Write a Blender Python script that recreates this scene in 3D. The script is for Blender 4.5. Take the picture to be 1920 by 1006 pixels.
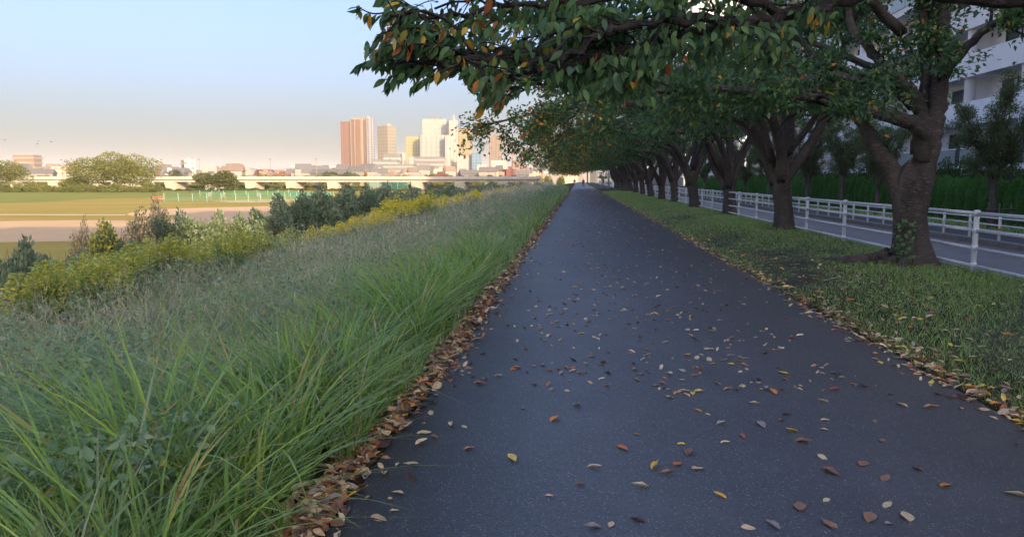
import bpy, math, random
import numpy as np
from mathutils import Vector, Matrix
for _o in list(bpy.data.objects): bpy.data.objects.remove(_o)
SC = bpy.context.scene
COL = SC.collection
R = math.radians
# ---------------------------------------------------------------- camera
F_PX, CX, CY = 1400.0, 960.0, 503.0
PITCH = math.atan(167 / F_PX); YAW = math.atan(125 / F_PX * math.cos(PITCH))
EYE = np.array([0.0, 0.0, 1.6])
cam = bpy.data.cameras.new('camera'); camo = bpy.data.objects.new('camera', cam); COL.objects.link(camo)
cam.sensor_width = 36; cam.lens = 36 * F_PX / 1920; cam.clip_start = 0.05; cam.clip_end = 30000
camo.location = EYE; camo.rotation_euler = (R(90) - PITCH, 0, YAW)
SC.camera = camo
# ---------------------------------------------------------------- sky, sun, exposure
SUN_EL, SUN_AZ = 15.0, 146.0          # azimuth clockwise from +Y: behind the camera, to its right
world = bpy.data.worlds.new('World'); SC.world = world; world.use_nodes = True
wn = world.node_tree.nodes; wl = world.node_tree.links
sky = wn.new('ShaderNodeTexSky'); sky.sky_type = 'NISHITA'; sky.sun_disc = False
sky.sun_elevation = R(SUN_EL); sky.sun_rotation = R(SUN_AZ)
sky.air_density = 1.0; sky.dust_density = 9.0; sky.ozone_density = 2.0
sky2 = wn.new('ShaderNodeTexSky'); sky2.sky_type = 'NISHITA'; sky2.sun_disc = False; sky2.sun_elevation = R(SUN_EL); sky2.sun_rotation = R(SUN_AZ)
sky2.air_density = 1.0; sky2.dust_density = 0.8; sky2.ozone_density = 2.0      # clear upper air over a dusty lower layer
skm = wn.new('ShaderNodeMix'); skm.data_type = 'RGBA'; skm.inputs[0].default_value = .15; wl.new(sky.outputs[0], skm.inputs[6]); wl.new(sky2.outputs[0], skm.inputs[7])
tn = wn.new('ShaderNodeMix'); tn.data_type = 'RGBA'; tn.blend_type = 'MULTIPLY'; tn.inputs[0].default_value = 1; tn.inputs[7].default_value = (.81, .81, 1.0, 1)
wl.new(skm.outputs[2], tn.inputs[6]); wl.new(tn.outputs[2], wn['Background'].inputs[0]); wn['Background'].inputs[1].default_value = 0.15
sl = bpy.data.lights.new('sun', 'SUN'); so = bpy.data.objects.new('sun', sl); COL.objects.link(so)
sl.energy = 2.8; sl.angle = R(0.5); sl.color = (1.0, 0.74, 0.44)
_sd = Vector((math.sin(R(SUN_AZ)) * math.cos(R(SUN_EL)), math.cos(R(SUN_AZ)) * math.cos(R(SUN_EL)), math.sin(R(SUN_EL))))
so.rotation_euler = _sd.to_track_quat('Z', 'Y').to_euler(); so.location = (30, -40, 40)
SC.view_settings.view_transform = 'Standard'; SC.view_settings.look = 'None'
SC.view_settings.exposure = 1.6; SC.view_settings.gamma = 1.0; SC.view_settings.use_curve_mapping = False
SC.cycles.max_bounces = 8; SC.cycles.diffuse_bounces = 5; SC.cycles.glossy_bounces = 2
SC.cycles.transmission_bounces = 4; SC.cycles.transparent_max_bounces = 8; SC.cycles.volume_bounces = 1
SC.cycles.caustics_reflective = False; SC.cycles.caustics_refractive = False
SC.cycles.use_denoising = True
# ---------------------------------------------------------------- projection helpers
_F = np.array([-math.sin(YAW) * math.cos(PITCH), math.cos(YAW) * math.cos(PITCH), -math.sin(PITCH)])
_R = np.array([math.cos(YAW), math.sin(YAW), 0.0]); _U = np.cross(_R, _F)
def ray(px, py): return _F + _R * (px - CX) / F_PX + _U * (CY - py) / F_PX
def at(px, py, Y):
    d = ray(px, py); return EYE + d * (Y / d[1])
def atz(px, py, z):
    d = ray(px, py); return EYE + d * ((z - EYE[2]) / d[2])
def proj(P):
    q = np.asarray(P, float) - EYE; f = q @ _F; f = np.where(np.abs(f) < 1e-4, 1e-4, f)
    return CX + F_PX * (q @ _R) / f, CY - F_PX * (q @ _U) / f, f
# ---------------------------------------------------------------- object helpers
def link(o): COL.objects.link(o); return o
def tag(o, label=None, cat=None, group=None, kind=None):
    if label: o['label'] = label
    if cat: o['category'] = cat
    if group: o['group'] = group
    if kind: o['kind'] = kind
    return o
def empty(name, loc, label, cat, group=None, rz=0.0):
    o = bpy.data.objects.new(name, None); o.location = loc; o.rotation_euler = (0, 0, rz); o.empty_display_size = .2
    link(o); return tag(o, label, cat, group)
def obj(name, me, parent=None, loc=(0, 0, 0), rot=(0, 0, 0), scale=(1, 1, 1)):
    o = bpy.data.objects.new(name, me); o.location = loc; o.rotation_euler = rot; o.scale = scale
    link(o)
    if parent: o.parent = parent
    return o
def copy_tree(o, loc, rz=0.0, scale=None, label=None, group=None, skip=()):
    c = o.copy(); link(c); c.location = loc; c.rotation_euler = (0, 0, rz)
    if scale is not None: c.scale = scale
    if label: c['label'] = label
    if group: c['group'] = group
    for ch in list(o.children):
        if ch.name.split('.')[0] in skip: continue
        d = ch.copy(); link(d); d.parent = c
        for g in list(ch.children):
            e = g.copy(); link(e); e.parent = d
    return c
class MB:
    """collects shapes, builds one mesh"""
    def __init__(s): s.v = []; s.f = []; s.m = []; s.sm = []
    def add(s, vs, fs, m=0, smooth=False):
        b = len(s.v); s.v.extend([tuple(map(float, v)) for v in vs])
        for f in fs: s.f.append(tuple(i + b for i in f)); s.m.append(m); s.sm.append(smooth)
        return s
    def box(s, x0, x1, y0, y1, z0, z1, m=0):
        v = [(x, y, z) for z in (z0, z1) for x, y in ((x0, y0), (x1, y0), (x1, y1), (x0, y1))]
        return s.add(v, [(3, 2, 1, 0), (4, 5, 6, 7), (0, 1, 5, 4), (1, 2, 6, 5), (2, 3, 7, 6), (3, 0, 4, 7)], m)
    def prism(s, poly, z0, z1, m=0):
        n = len(poly); v = [(x, y, z0) for x, y in poly] + [(x, y, z1) for x, y in poly]
        f = [tuple(range(n - 1, -1, -1)), tuple(range(n, 2 * n))] + [(i, (i + 1) % n, n + (i + 1) % n, n + i) for i in range(n)]
        return s.add(v, f, m)
    def tube(s, pts, rad, n=8, m=0, cap=True, smooth=True, wob=None):
        V, Fc = tube_np(np.asarray(pts, float), np.asarray(rad, float), n, cap, wob)
        return s.add(V, Fc, m, smooth)
    def build(s, name, mats, origin=(0, 0, 0)):
        me = bpy.data.meshes.new(name); o = np.asarray(origin, float)
        me.from_pydata([tuple(np.array(v) - o) for v in s.v], [], s.f)
        for m in (mats if isinstance(mats, (list, tuple)) else [mats]): me.materials.append(m)
        me.polygons.foreach_set('material_index', s.m); me.polygons.foreach_set('use_smooth', s.sm); me.update()
        return me
def tube_np(P, rad, n, cap=True, wob=None):
    k = len(P); T = np.gradient(P, axis=0); T /= np.linalg.norm(T, axis=1)[:, None] + 1e-9
    up = np.array([0, 0, 1.0]) if abs(T[0][2]) < .9 else np.array([1.0, 0, 0])
    a = np.cross(T[0], up); a /= np.linalg.norm(a); V = []
    ang = np.arange(n) * 2 * math.pi / n
    for i in range(k):
        a = a - T[i] * (a @ T[i]); a /= np.linalg.norm(a) + 1e-9; b = np.cross(T[i], a)
        r = rad[i] * (np.ones(n) if wob is None else wob(i / max(1, k - 1), ang, P[i]))
        V.append(P[i] + (np.cos(ang) * r)[:, None] * a + (np.sin(ang) * r)[:, None] * b)
    V = np.concatenate(V); Fc = []
    for i in range(k - 1):
        for j in range(n):
            q = (j + 1) % n; Fc.append((i * n + j, i * n + q, (i + 1) * n + q, (i + 1) * n + j))
    if cap: Fc.append(tuple(range(n - 1, -1, -1))); Fc.append(tuple((k - 1) * n + j for j in range(n)))
    return V, Fc
def np_mesh(name, V, Fc, mat, tint=None, origin=(0, 0, 0), smooth=False):
    me = bpy.data.meshes.new(name); V = np.asarray(V, np.float32) - np.asarray(origin, np.float32)
    Fc = np.asarray(Fc, np.int32); m, k = Fc.shape
    me.vertices.add(len(V)); me.vertices.foreach_set('co', V.ravel())
    me.loops.add(m * k); me.loops.foreach_set('vertex_index', Fc.ravel())
    me.polygons.add(m); me.polygons.foreach_set('loop_start', np.arange(0, m * k, k, dtype=np.int32))
    if smooth: me.polygons.foreach_set('use_smooth', np.ones(m, bool))
    if tint is not None:
        a = me.attributes.new('tint', 'FLOAT_COLOR', 'POINT'); c = np.ones((len(V), 4), np.float32); c[:, :3] = tint
        a.data.foreach_set('color', c.ravel())
    me.materials.append(mat); me.update(calc_edges=True)
    return me
def nrm(a): return a / (np.linalg.norm(a, axis=-1, keepdims=True) + 1e-9)
def catmull(pts, n=8):
    P = np.asarray(pts, float); P = np.vstack([2 * P[0] - P[1], P, 2 * P[-1] - P[-2]]); out = []
    for i in range(1, len(P) - 2):
        for t in np.linspace(0, 1, n, endpoint=False):
            a, b, c, d = P[i - 1], P[i], P[i + 1], P[i + 2]
            out.append(.5 * (2 * b + (c - a) * t + (2 * a - 5 * b + 4 * c - d) * t * t + (3 * b - a - 3 * c + d) * t ** 3))
    out.append(P[-2]); return np.array(out)
def srgb(r, g, b):
    f = lambda c: (c / 255 / 12.92) if c / 255 <= .04045 else ((c / 255 + .055) / 1.055) ** 2.4
    return np.array([f(r), f(g), f(b)])
def snoise(x, y, s=1.0, seed=0):
    r = np.random.default_rng(seed); o = 0
    for k in range(6):
        a = r.uniform(0, 6.28); f = s * (1.0 + .55 * k); o = o + np.sin((x * math.cos(a) + y * math.sin(a)) * f + r.uniform(0, 6.28)) / (1 + .35 * k)
    return o / 3.2
# ---------------------------------------------------------------- materials
def new_mat(name):
    m = bpy.data.materials.new(name); m.use_nodes = True; nt = m.node_tree
    return m, nt, nt.nodes['Principled BSDF'], nt.nodes['Material Output']
def mth(nt, op, a, b=None, c=None):
    n = nt.nodes.new('ShaderNodeMath'); n.operation = op
    for i, v in enumerate((a, b, c)):
        if v is None: continue
        if isinstance(v, (int, float)): n.inputs[i].default_value = v
        else: nt.links.new(v, n.inputs[i])
    return n.outputs[0]
def mixc(nt, fac, a, b):
    n = nt.nodes.new('ShaderNodeMix'); n.data_type = 'RGBA'
    for i, v in ((0, fac), (6, a), (7, b)):
        if hasattr(v, 'node') or hasattr(v, 'is_linked'): nt.links.new(v, n.inputs[i])
        elif i == 0: n.inputs[0].default_value = v
        else: n.inputs[i].default_value = (*[float(q) for q in v], 1) if len(v) == 3 else v
    return n.outputs[2]
def noise(nt, scale, detail=4, rough=.55, vec=None, coord='Object', stretch=None):
    if vec is None:
        vec = nt.nodes.new('ShaderNodeTexCoord').outputs[coord]
    if stretch:
        mp = nt.nodes.new('ShaderNodeMapping'); nt.links.new(vec, mp.inputs[0]); mp.inputs['Scale'].default_value = stretch; vec = mp.outputs[0]
    n = nt.nodes.new('ShaderNodeTexNoise'); n.inputs['Scale'].default_value = scale; n.inputs['Detail'].default_value = detail
    n.inputs['Roughness'].default_value = rough; nt.links.new(vec, n.inputs['Vector']); return n.outputs[0]
def ramp(nt, fac, lo, hi):
    n = nt.nodes.new('ShaderNodeMapRange'); nt.links.new(fac, n.inputs[0]); n.inputs[1].default_value = lo; n.inputs[2].default_value = hi
    return n.outputs[0]
def bump(nt, p, h, strength, dist=.02):
    b = nt.nodes.new('ShaderNodeBump'); b.inputs['Strength'].default_value = strength; b.inputs['Distance'].default_value = dist
    nt.links.new(h, b.inputs['Height']); nt.links.new(b.outputs[0], p.inputs['Normal'])
def plain(name, c1, c2=None, scale=3.0, rough=.6, bmp=0.0, spec=.4, metal=0.0, stretch=None, lo=.35, hi=.65, dist=.01):
    m, nt, p, out = new_mat(name); c2 = c1 if c2 is None else c2
    n = noise(nt, scale, 5, .6, stretch=stretch)
    nt.links.new(mixc(nt, ramp(nt, n, lo, hi), c1, c2), p.inputs['Base Color'])
    p.inputs['Roughness'].default_value = rough; p.inputs['Specular IOR Level'].default_value = spec; p.inputs['Metallic'].default_value = metal
    if bmp: bump(nt, p, n, bmp, dist)
    return m
def leafmat(name, rough=.5, trans=.3, spec=.35, gain=1.0):
    m, nt, p, out = new_mat(name); a = nt.nodes.new('ShaderNodeAttribute'); a.attribute_name = 'tint'
    c = a.outputs['Color']
    vm = nt.nodes.new('ShaderNodeVectorMath'); vm.operation = 'SCALE'; vm.inputs['Scale'].default_value = gain; nt.links.new(c, vm.inputs[0]); c = vm.outputs[0]
    nt.links.new(c, p.inputs['Base Color']); p.inputs['Roughness'].default_value = rough; p.inputs['Specular IOR Level'].default_value = spec
    t = nt.nodes.new('ShaderNodeBsdfTranslucent'); nt.links.new(c, t.inputs[0])
    mx = nt.nodes.new('ShaderNodeMixShader'); mx.inputs[0].default_value = trans
    nt.links.new(p.outputs[0], mx.inputs[1]); nt.links.new(t.outputs[0], mx.inputs[2]); nt.links.new(mx.outputs[0], out.inputs[0]); return m
M = {}
M['leaf'] = leafmat('cherry leaf', .42, .42, .35, 1.7)
M['grass'] = leafmat('grass blade', .38, .45, .5, 2.2)
M['litter'] = leafmat('dry leaf', .55, .2, .35, 1.7)
M['conifer'] = leafmat('conifer spray', .6, .35, .2, 2.2)
M['fartree'] = leafmat('far foliage', .7, .35, .15, 1.5)
def bark_mat(name, c1, c2, c3):
    m, nt, p, out = new_mat(name)
    a = noise(nt, 2.2, 6, .6, stretch=(1, 1, .45)); b = noise(nt, 9, 5, .65, stretch=(1.0, 1.0, 5.5)); c = noise(nt, 26, 4, .6, stretch=(1, 1, .4))
    col = mixc(nt, ramp(nt, a, .35, .65), c1, c2); col = mixc(nt, ramp(nt, b, .52, .72), col, c3)
    nt.links.new(col, p.inputs['Base Color']); p.inputs['Roughness'].default_value = .8; p.inputs['Specular IOR Level'].default_value = .25
    bump(nt, p, mth(nt, 'ADD', mth(nt, 'MULTIPLY', b, 1.2), c), .9, .025); return m
M['bark'] = bark_mat('cherry bark', (.060, .048, .039), (.125, .104, .088), (.22, .195, .172))
M['limb'] = bark_mat('young cherry bark', (.034, .027, .024), (.062, .050, .043), (.11, .095, .085))  # darker tone of the cherry bark, for twigs and the nearest limbs
M['bark2'] = bark_mat('zelkova bark', (.09, .08, .065), (.14, .125, .11), (.17, .16, .14))
def asphalt(name, base, spec_amt, speck_scale=105):
    m, nt, p, out = new_mat(name); co = nt.nodes.new('ShaderNodeTexCoord').outputs['Object']
    big = noise(nt, .8, 4, .6, co); fine = noise(nt, 60, 3, .6, co)
    v = nt.nodes.new('ShaderNodeTexVoronoi'); v.inputs['Scale'].default_value = speck_scale; nt.links.new(co, v.inputs['Vector'])
    sx = nt.nodes.new('ShaderNodeSeparateColor'); nt.links.new(v.outputs['Color'], sx.inputs[0])
    pick = mth(nt, 'MULTIPLY', mth(nt, 'GREATER_THAN', sx.outputs[0], 1 - spec_amt), mth(nt, 'LESS_THAN', v.outputs['Distance'], .38))
    b = np.array(base)
    col = mixc(nt, ramp(nt, fine, .3, .7), b * .65, b * 1.4)
    col = mixc(nt, mth(nt, 'MULTIPLY', ramp(nt, big, .45, .75), .5), col, b * 1.55)
    stain = noise(nt, 2.3, 6, .7, co); col = mixc(nt, mth(nt, 'MULTIPLY', ramp(nt, stain, .58, .75), .35), col, b * .55)
    dust = noise(nt, 5.5, 6, .75, co); col = mixc(nt, mth(nt, 'MULTIPLY', ramp(nt, dust, .66, .8), .25), col, (.13, .125, .11))
    sx2 = nt.nodes.new('ShaderNodeSeparateXYZ'); nt.links.new(co, sx2.inputs[0]); ed = mth(nt, 'ABSOLUTE', mth(nt, 'SUBTRACT', sx2.outputs[0], .9))
    em = mth(nt, 'MULTIPLY', ramp(nt, mth(nt, 'ADD', ed, mth(nt, 'MULTIPLY', stain, .9)), 1.85, 2.5), mth(nt, 'MULTIPLY', ramp(nt, dust, .3, .6), .7)); col = mixc(nt, em, col, (.15, .135, .115))
    track = noise(nt, .55, 3, .5, co, stretch=(2.2, .12, 1)); col = mixc(nt, mth(nt, 'MULTIPLY', ramp(nt, track, .5, .72), .4), col, b * .62)
    col = mixc(nt, pick, col, (.36, .36, .37))
    nt.links.new(col, p.inputs['Base Color']); p.inputs['Roughness'].default_value = .55; p.inputs['Specular IOR Level'].default_value = .5
    bump(nt, p, mth(nt, 'ADD', fine, mth(nt, 'MULTIPLY', v.outputs['Distance'], .6)), .55, .006); return m
M['asphalt'] = asphalt('path asphalt', (.086, .092, .098), .08)
M['road'] = asphalt('road asphalt', (.22, .225, .245), .10)
M['soil'] = plain('bank soil', (.030, .030, .016), (.055, .050, .030), 3, .95, .6)
M['turfbase'] = plain('verge soil', (.035, .045, .018), (.075, .065, .04), 2.2, .95, .6)
M['white'] = plain('white paint', (.80, .81, .82), (.68, .70, .71), 14, .42, .06, lo=.45, hi=.75)
M['whitewall'] = plain('white wall', (.86, .86, .87), (.79, .80, .81), .7, .7, .03)
M['concrete'] = plain('concrete', (.34, .33, .31), (.26, .25, .23), 1.2, .85, .2)
M['kerb'] = plain('kerb stone', (.26, .24, .22), (.18, .17, .15), 5, .85, .2)
M['orange'] = plain('orange band', (.75, .30, .03), (.62, .24, .03), 8, .5)
M['ochre'] = plain('ochre edge line', (.34, .17, .09), (.24, .13, .08), 6, .8)
M['greenpole'] = plain('pale green paint', (.40, .48, .43), (.33, .40, .36), 6, .45)
M['darkmetal'] = plain('dark metal', (.06, .06, .065), (.09, .09, .09), 12, .5)
M['stake'] = plain('weathered stake', (.16, .12, .085), (.10, .08, .06), 9, .85, .3, stretch=(1, 1, .2))
def glass_mat(name, col, rough=.08):
    m, nt, p, out = new_mat(name); p.inputs['Base Color'].default_value = (*col, 1); p.inputs['Roughness'].default_value = rough
    p.inputs['Specular IOR Level'].default_value = .8; n = noise(nt, .9, 2); bump(nt, p, n, .03, .05); return m
M['pane'] = glass_mat('window glass', (.05, .06, .07)); M['frost'] = glass_mat('frosted balcony glass', (.22, .28, .29), .25)
# ================================================================ THE SETTING
def ground_z(x):
    xs = [-9000, -20, -17, -13.5, -10, -6.5, -3.5, -1.9, -1.1, 2.9, 3.4, 5.0, 6.9, 7.02, 9000]
    zs = [-4, -4, -3.9, -3.1, -1.9, -.55, -.14, -.03, -.01, -.01, .03, .07, .02, -.30, -.30]
    return np.interp(x, xs, zs)
XS = np.array(sorted(set([-9000, -4000, -1500, -600, -300, -150, -80, -40, -25] + list(np.linspace(-20, -1.1, 34)) + list(np.linspace(-1.1, 7.02, 22)) + [6.9, 12, 20, 40, 80, 200, 600, 1500, 4000, 9000])))
YS = np.array([-3000, -800, -200, -80, -30] + list(np.arange(-12, 130, 3.0)) + [160, 200, 260, 340, 450, 700, 1200, 2500, 5000, 9000])
gx, gy = np.meshgrid(XS, YS); gz = ground_z(gx)
far = np.clip((gy - 420) / 300, 0, 1); gz = gz * (1 - far) + -4 * far
V = np.stack([gx, gy, gz], -1).reshape(-1, 3); nx = len(XS)
Fg = np.array([(j * nx + i, j * nx + i + 1, (j + 1) * nx + i + 1, (j + 1) * nx + i) for j in range(len(YS) - 1) for i in range(nx - 1)])
def ground_material():
    m, nt, p, out = new_mat('ground'); co = nt.nodes.new('ShaderNodeTexCoord').outputs['Object']
    s = nt.nodes.new('ShaderNodeSeparateXYZ'); nt.links.new(co, s.inputs[0])
    n1 = noise(nt, .035, 5, .6, co, stretch=(1, 2.2, 1)); n2 = noise(nt, .4, 5, .65, co); n3 = noise(nt, 3, 5, .6, co)
    field = mixc(nt, ramp(nt, n1, .4, .62), (.36, .28, .055), (.42, .32, .08))
    field = mixc(nt, mth(nt, 'MULTIPLY', ramp(nt, n2, .4, .75), .4), field, (.28, .24, .05))
    bank = mixc(nt, ramp(nt, n3, .35, .65), (.030, .032, .016), (.06, .055, .030))
    w = mth(nt, 'ADD', s.outputs[0], mth(nt, 'MULTIPLY', n2, 3.0))
    nt.links.new(mixc(nt, ramp(nt, w, -19.0, -17.5), field, bank), p.inputs['Base Color'])
    p.inputs['Roughness'].default_value = .95; p.inputs['Specular IOR Level'].default_value = .1; bump(nt, p, n3, .5, .05); return m
M['ground'] = ground_material()
o = obj('ground', np_mesh('ground', V, Fg, M['ground'], smooth=True)); tag(o, kind='structure')
def strip(name, mat, xl, xr, y0, y1, z, step=.5, wob=.0, thick=.05, seed=1):
    n = max(2, int((y1 - y0) / step)); ys = np.linspace(y0, y1, n); w = lambda s, a: wob * (snoise(ys, ys * 0 + s, 1.7, seed + s) + .5 * snoise(ys, ys * 0, 6.5, seed + s + 9)) * a
    L = xl + w(1, 1); Rr = xr + w(2, 1); mid = (xl + xr) / 2
    V = np.concatenate([np.stack([L, ys, ys * 0 + z - thick], 1), np.stack([L, ys, ys * 0 + z], 1), np.stack([ys * 0 + mid, ys, ys * 0 + z], 1), np.stack([Rr, ys, ys * 0 + z], 1), np.stack([Rr, ys, ys * 0 + z - thick], 1)])
    Fc = [(k * n + i, (k + 1) * n + i, (k + 1) * n + i + 1, k * n + i + 1) for k in range(4) for i in range(n - 1)]
    o = obj(name, np_mesh(name, V, Fc, mat)); tag(o, kind='structure'); return o
strip('path', M['asphalt'], -1.12, 2.9, -12, 420, .012, .25, .035, .04)
strip('road', M['road'], 7.06, 11.25, -30, 420, -.20, 2, 0, .06)
k = obj('kerb', MB().box(11.262, 11.6, -30, 420, -.29, -.10).build('kerb', M['kerb'])); tag(k, kind='structure')
for y in np.arange(0, 110, 2.0):
    obj('kerb_stone', (bpy.data.meshes.get('kerb_stone') or MB().box(-.19, .18, .0, 1.985, -.14, .0).build('kerb_stone', M['kerb'])), k, (11.43, y, -.075 + .002 * ((y / 2) % 3)))
strip('edge_line', M['ochre'], 11.06, 11.17, -30, 300, -.196, 2, 0, .002)
strip('sidewalk', plain('sidewalk asphalt', (.075, .07, .07), (.095, .09, .085), 5, .85, .2), 11.63, 14.2, -30, 420, -.17, 2, 0, .06)
strip('hedge_bed', M['turfbase'], 14.22, 26, -30, 420, -.18, 2, 0, .06)
V = []; n = 200; ys = np.linspace(-12, 300, n); xs = [2.86, 3.1, 3.6, 4.4, 5.4, 6.3, 6.9, 7.03]
for x in xs: V.append(np.stack([ys * 0 + x + (snoise(ys, ys * 0, .9, 5) * .05 if x < 3 else 0), ys, ground_z(np.array([x]))[0] + .006 + .025 * snoise(ys, ys * 0 + x, 1.1, 8) * (2.9 < x < 7) + (0 if x < 7.0 else 0)], 1))
V = np.concatenate(V); Fc = [(k * n + i, (k + 1) * n + i, (k + 1) * n + i + 1, k * n + i + 1) for k in range(len(xs) - 1) for i in range(n - 1)]
o = obj('verge', np_mesh('verge', V, Fc, M['turfbase'], smooth=True)); tag(o, kind='structure')
obj('verge_kerb', MB().box(7.0, 7.055, -30, 300, -.3, -.02).build('verge_kerb', M['kerb']))['kind'] = 'structure'
# playing field: bare dirt sheets and pale lines
def sheet(name, pxs, z, mat, curve=True):
    P = np.array([atz(x, y, z) for x, y in pxs]); P = catmull(np.vstack([P, P[:1]]), 5)[:-1] if curve else P
    P[:, 2] = z; me = bpy.data.meshes.new(name); me.from_pydata([tuple(p) for p in P], [], [tuple(range(len(P)))]); me.materials.append(mat)
    return tag(obj(name, me), kind='structure')
M['dirt'] = plain('ball field dirt', (.62, .42, .22), (.68, .48, .27), .06, .95, 0, .1)
M['line'] = plain('field chalk', (.75, .66, .5), (.68, .6, .45), .3, .95, 0, .1)
M['lush'] = plain('rough grass', (.20, .235, .04), (.27, .26, .055), .08, .95, 0, .1)
sheet('dirt_infield', [(-260, 456), (60, 453), (220, 447), (360, 428), (470, 412), (530, 396), (548, 386), (440, 388), (300, 392), (243, 399), (255, 405), (330, 404), (300, 413), (120, 413), (-260, 421)], -3.992, M['dirt'])
sheet('dirt_warning_track', [(395, 377), (470, 374.5), (640, 372.5), (640, 375.8), (560, 377.6), (450, 379.6)], -3.992, M['dirt'])
sheet('baseline', [(-260, 400.6), (235, 402.2), (235, 403.3), (-260, 401.8)], -3.988, M['line'], False)
sheet('rough_grass', [(-300, 384), (60, 379), (190, 372), (330, 369.5), (560, 366), (560, 360), (300, 354), (-300, 352)], -3.99, M['lush'])
# ---------------------------------------------------------------- far ridge
V = []; Fc = []; rr = np.random.default_rng(3); n = 220
for i, x in enumerate(np.linspace(-300, 1400, n)):
    yt = 328 - 17 * math.exp(-((x - 600) / 110) ** 2) - 10 * math.exp(-((x - 330) / 90) ** 2) - 8 * math.exp(-((x - 60) / 160) ** 2) - 6 * math.exp(-((x - 1000) / 200) ** 2) + rr.uniform(-.7, .7)
    c = at(x, yt, 7000); V += [(c[0], 7000 - 900, -4), (c[0], 7000 - 300, c[2] * .55), (c[0], 7000, c[2]), (c[0], 7900, -4)]
for i in range(n - 1): Fc += [(i * 4 + k, i * 4 + 4 + k, i * 4 + 5 + k, i * 4 + 1 + k) for k in range(3)]
M['ridge'] = plain('wooded ridge', (.06, .075, .05), (.085, .09, .06), .004, .95)
tag(obj('hills', np_mesh('hills', V, Fc, M['ridge'], smooth=True)), kind='structure')
# ================================================================ TREES
def leaf_quads(P, D, L, W, tint, rng, fold=.25, droop=None):
    """folded rhomb leaves: 4 verts, 2 triangles each, tinted per leaf"""
    n = len(P); D = nrm(D); up = nrm(rng.normal(0, 1, (n, 3)) * .75 + np.array([0, 0, .9])); S = nrm(np.cross(D, up)); N = np.cross(S, D)
    L = L[:, None]; W = W[:, None]; f = fold * W
    v = np.stack([P, P + D * L * .45 + S * W * .5 + N * f, P + D * L, P + D * L * .45 - S * W * .5 + N * f], 1).reshape(-1, 3)
    i = np.arange(n)[:, None] * 4; F3 = np.concatenate([i + np.array([[0, 1, 2]]), i + np.array([[0, 2, 3]])])
    return v, F3, np.repeat(tint, 4, 0)
LT = np.array([0, .14, .36, .62, .84, 1.0]); LW = np.array([0, .62, 1.0, .86, .42, 0])
def leaf_full(P, D, N, L, W, tint, rng, curl=.35, fold=.22):
    """pointed oval leaves with a creased midrib and a drooping tip: 14 verts, 16 triangles"""
    n = len(P); D = nrm(D); S = nrm(np.cross(D, N)); N = np.cross(S, D); L = L[:, None]; W = W[:, None]
    cu = (curl * rng.uniform(.2, 1.6, n))[:, None]; vs = []
    for t, w in zip(LT, LW):
        c = P + D * L * (t - .18 * cu * t * t) - N * L * cu * .5 * t * t
        if w == 0: vs.append(c)
        else:
            lift = N * W * w * fold * .5; vs += [c + S * W * w * .5 + lift, c, c - S * W * w * .5 + lift]
    v = np.stack(vs, 1).reshape(-1, 3); i = np.arange(n)[:, None] * 14; t3 = [(0, 1, 2), (0, 2, 3)]
    for k in range(3):
        a, b = 1 + 3 * k, 4 + 3 * k
        for q in (0, 1): t3 += [(a + q, b + q, b + q + 1), (a + q, b + q + 1, a + q + 1)]
    t3 += [(10, 13, 11), (11, 13, 12)]
    F3 = np.concatenate([i + np.array([t]) for t in t3]); return v, F3, np.repeat(tint, 14, 0)
GREENS = np.array([(.030, .062, .022), (.040, .080, .026), (.050, .092, .028), (.026, .054, .024), (.062, .098, .030), (.036, .070, .034)]) * 1.6
WARMS = np.array([(.48, .25, .03), (.42, .14, .035), (.30, .09, .03), (.50, .33, .05), (.22, .20, .03)])
def leaf_tint(n, rng, warm=.05):
    t = GREENS[rng.integers(0, len(GREENS), n)] * rng.uniform(.8, 1.3, (n, 1)); k = rng.random(n) < warm
    t[k] = WARMS[rng.integers(0, len(WARMS), k.sum())]; return t
def rot_about(v, ax, a):
    ax = ax / (np.linalg.norm(ax) + 1e-9); return v * math.cos(a) + np.cross(ax, v) * math.sin(a) + ax * (ax @ v) * (1 - math.cos(a))
def clothe(P, rad, rng, subs, slen, twigs, tlen, t0=.25, flat=.6, zlo=None, droop=.25):
    """grow side branches and twigs along a limb; returns branch tubes and twig segments"""
    tubes = []; tw = []; n = len(P)
    for k in range(subs):
        t = t0 + (1 - t0) * (k + rng.uniform(.1, .9)) / subs; i = min(n - 2, int(t * (n - 1))); b = P[i]; tan = nrm(P[i + 1] - P[i])
        side = np.cross(tan, [0, 0, 1]); side = nrm(side) if np.linalg.norm(side) > .2 else nrm(rng.normal(0, 1, 3))
        d = rot_about(tan, np.array([0, 0, 1.0]) if rng.random() < flat else side, rng.choice([-1, 1]) * rng.uniform(.5, 1.15)) + rng.normal(0, .18, 3)
        d[2] = d[2] * .6 + rng.uniform(-.05, .28); d = nrm(d); L = slen * rng.uniform(.55, 1.15) * (1.05 - .45 * t); m = 6
        s = np.linspace(0, 1, m); wig = np.cumsum(rng.normal(0, .05, (m, 3)), 0) * L; wig -= wig[0]
        Q = b + d * (s * L)[:, None] + wig + np.array([0, 0, 1.0]) * (.10 * L * s - droop * L * s * s)[:, None]
        if zlo is not None: Q[:, 2] = np.maximum(Q[:, 2], zlo + rng.uniform(0, .2))
        r0 = min(rad[i] * .55, .05); tubes.append((Q, np.linspace(r0, .006, m)))
        for j in range(twigs):
            u = .2 + .8 * (j + rng.random()) / twigs; q = min(m - 2, int(u * (m - 1))); bb = Q[q] + (Q[q + 1] - Q[q]) * (u * (m - 1) - q)
            dd = nrm(Q[q + 1] - Q[q]) + rng.normal(0, .62, 3) * np.array([1, 1, .55]); dd[2] -= .12; dd = nrm(dd); tw.append((bb, dd, tlen * rng.uniform(.5, 1.2)))
    m = 4
    return tubes, tw
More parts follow.
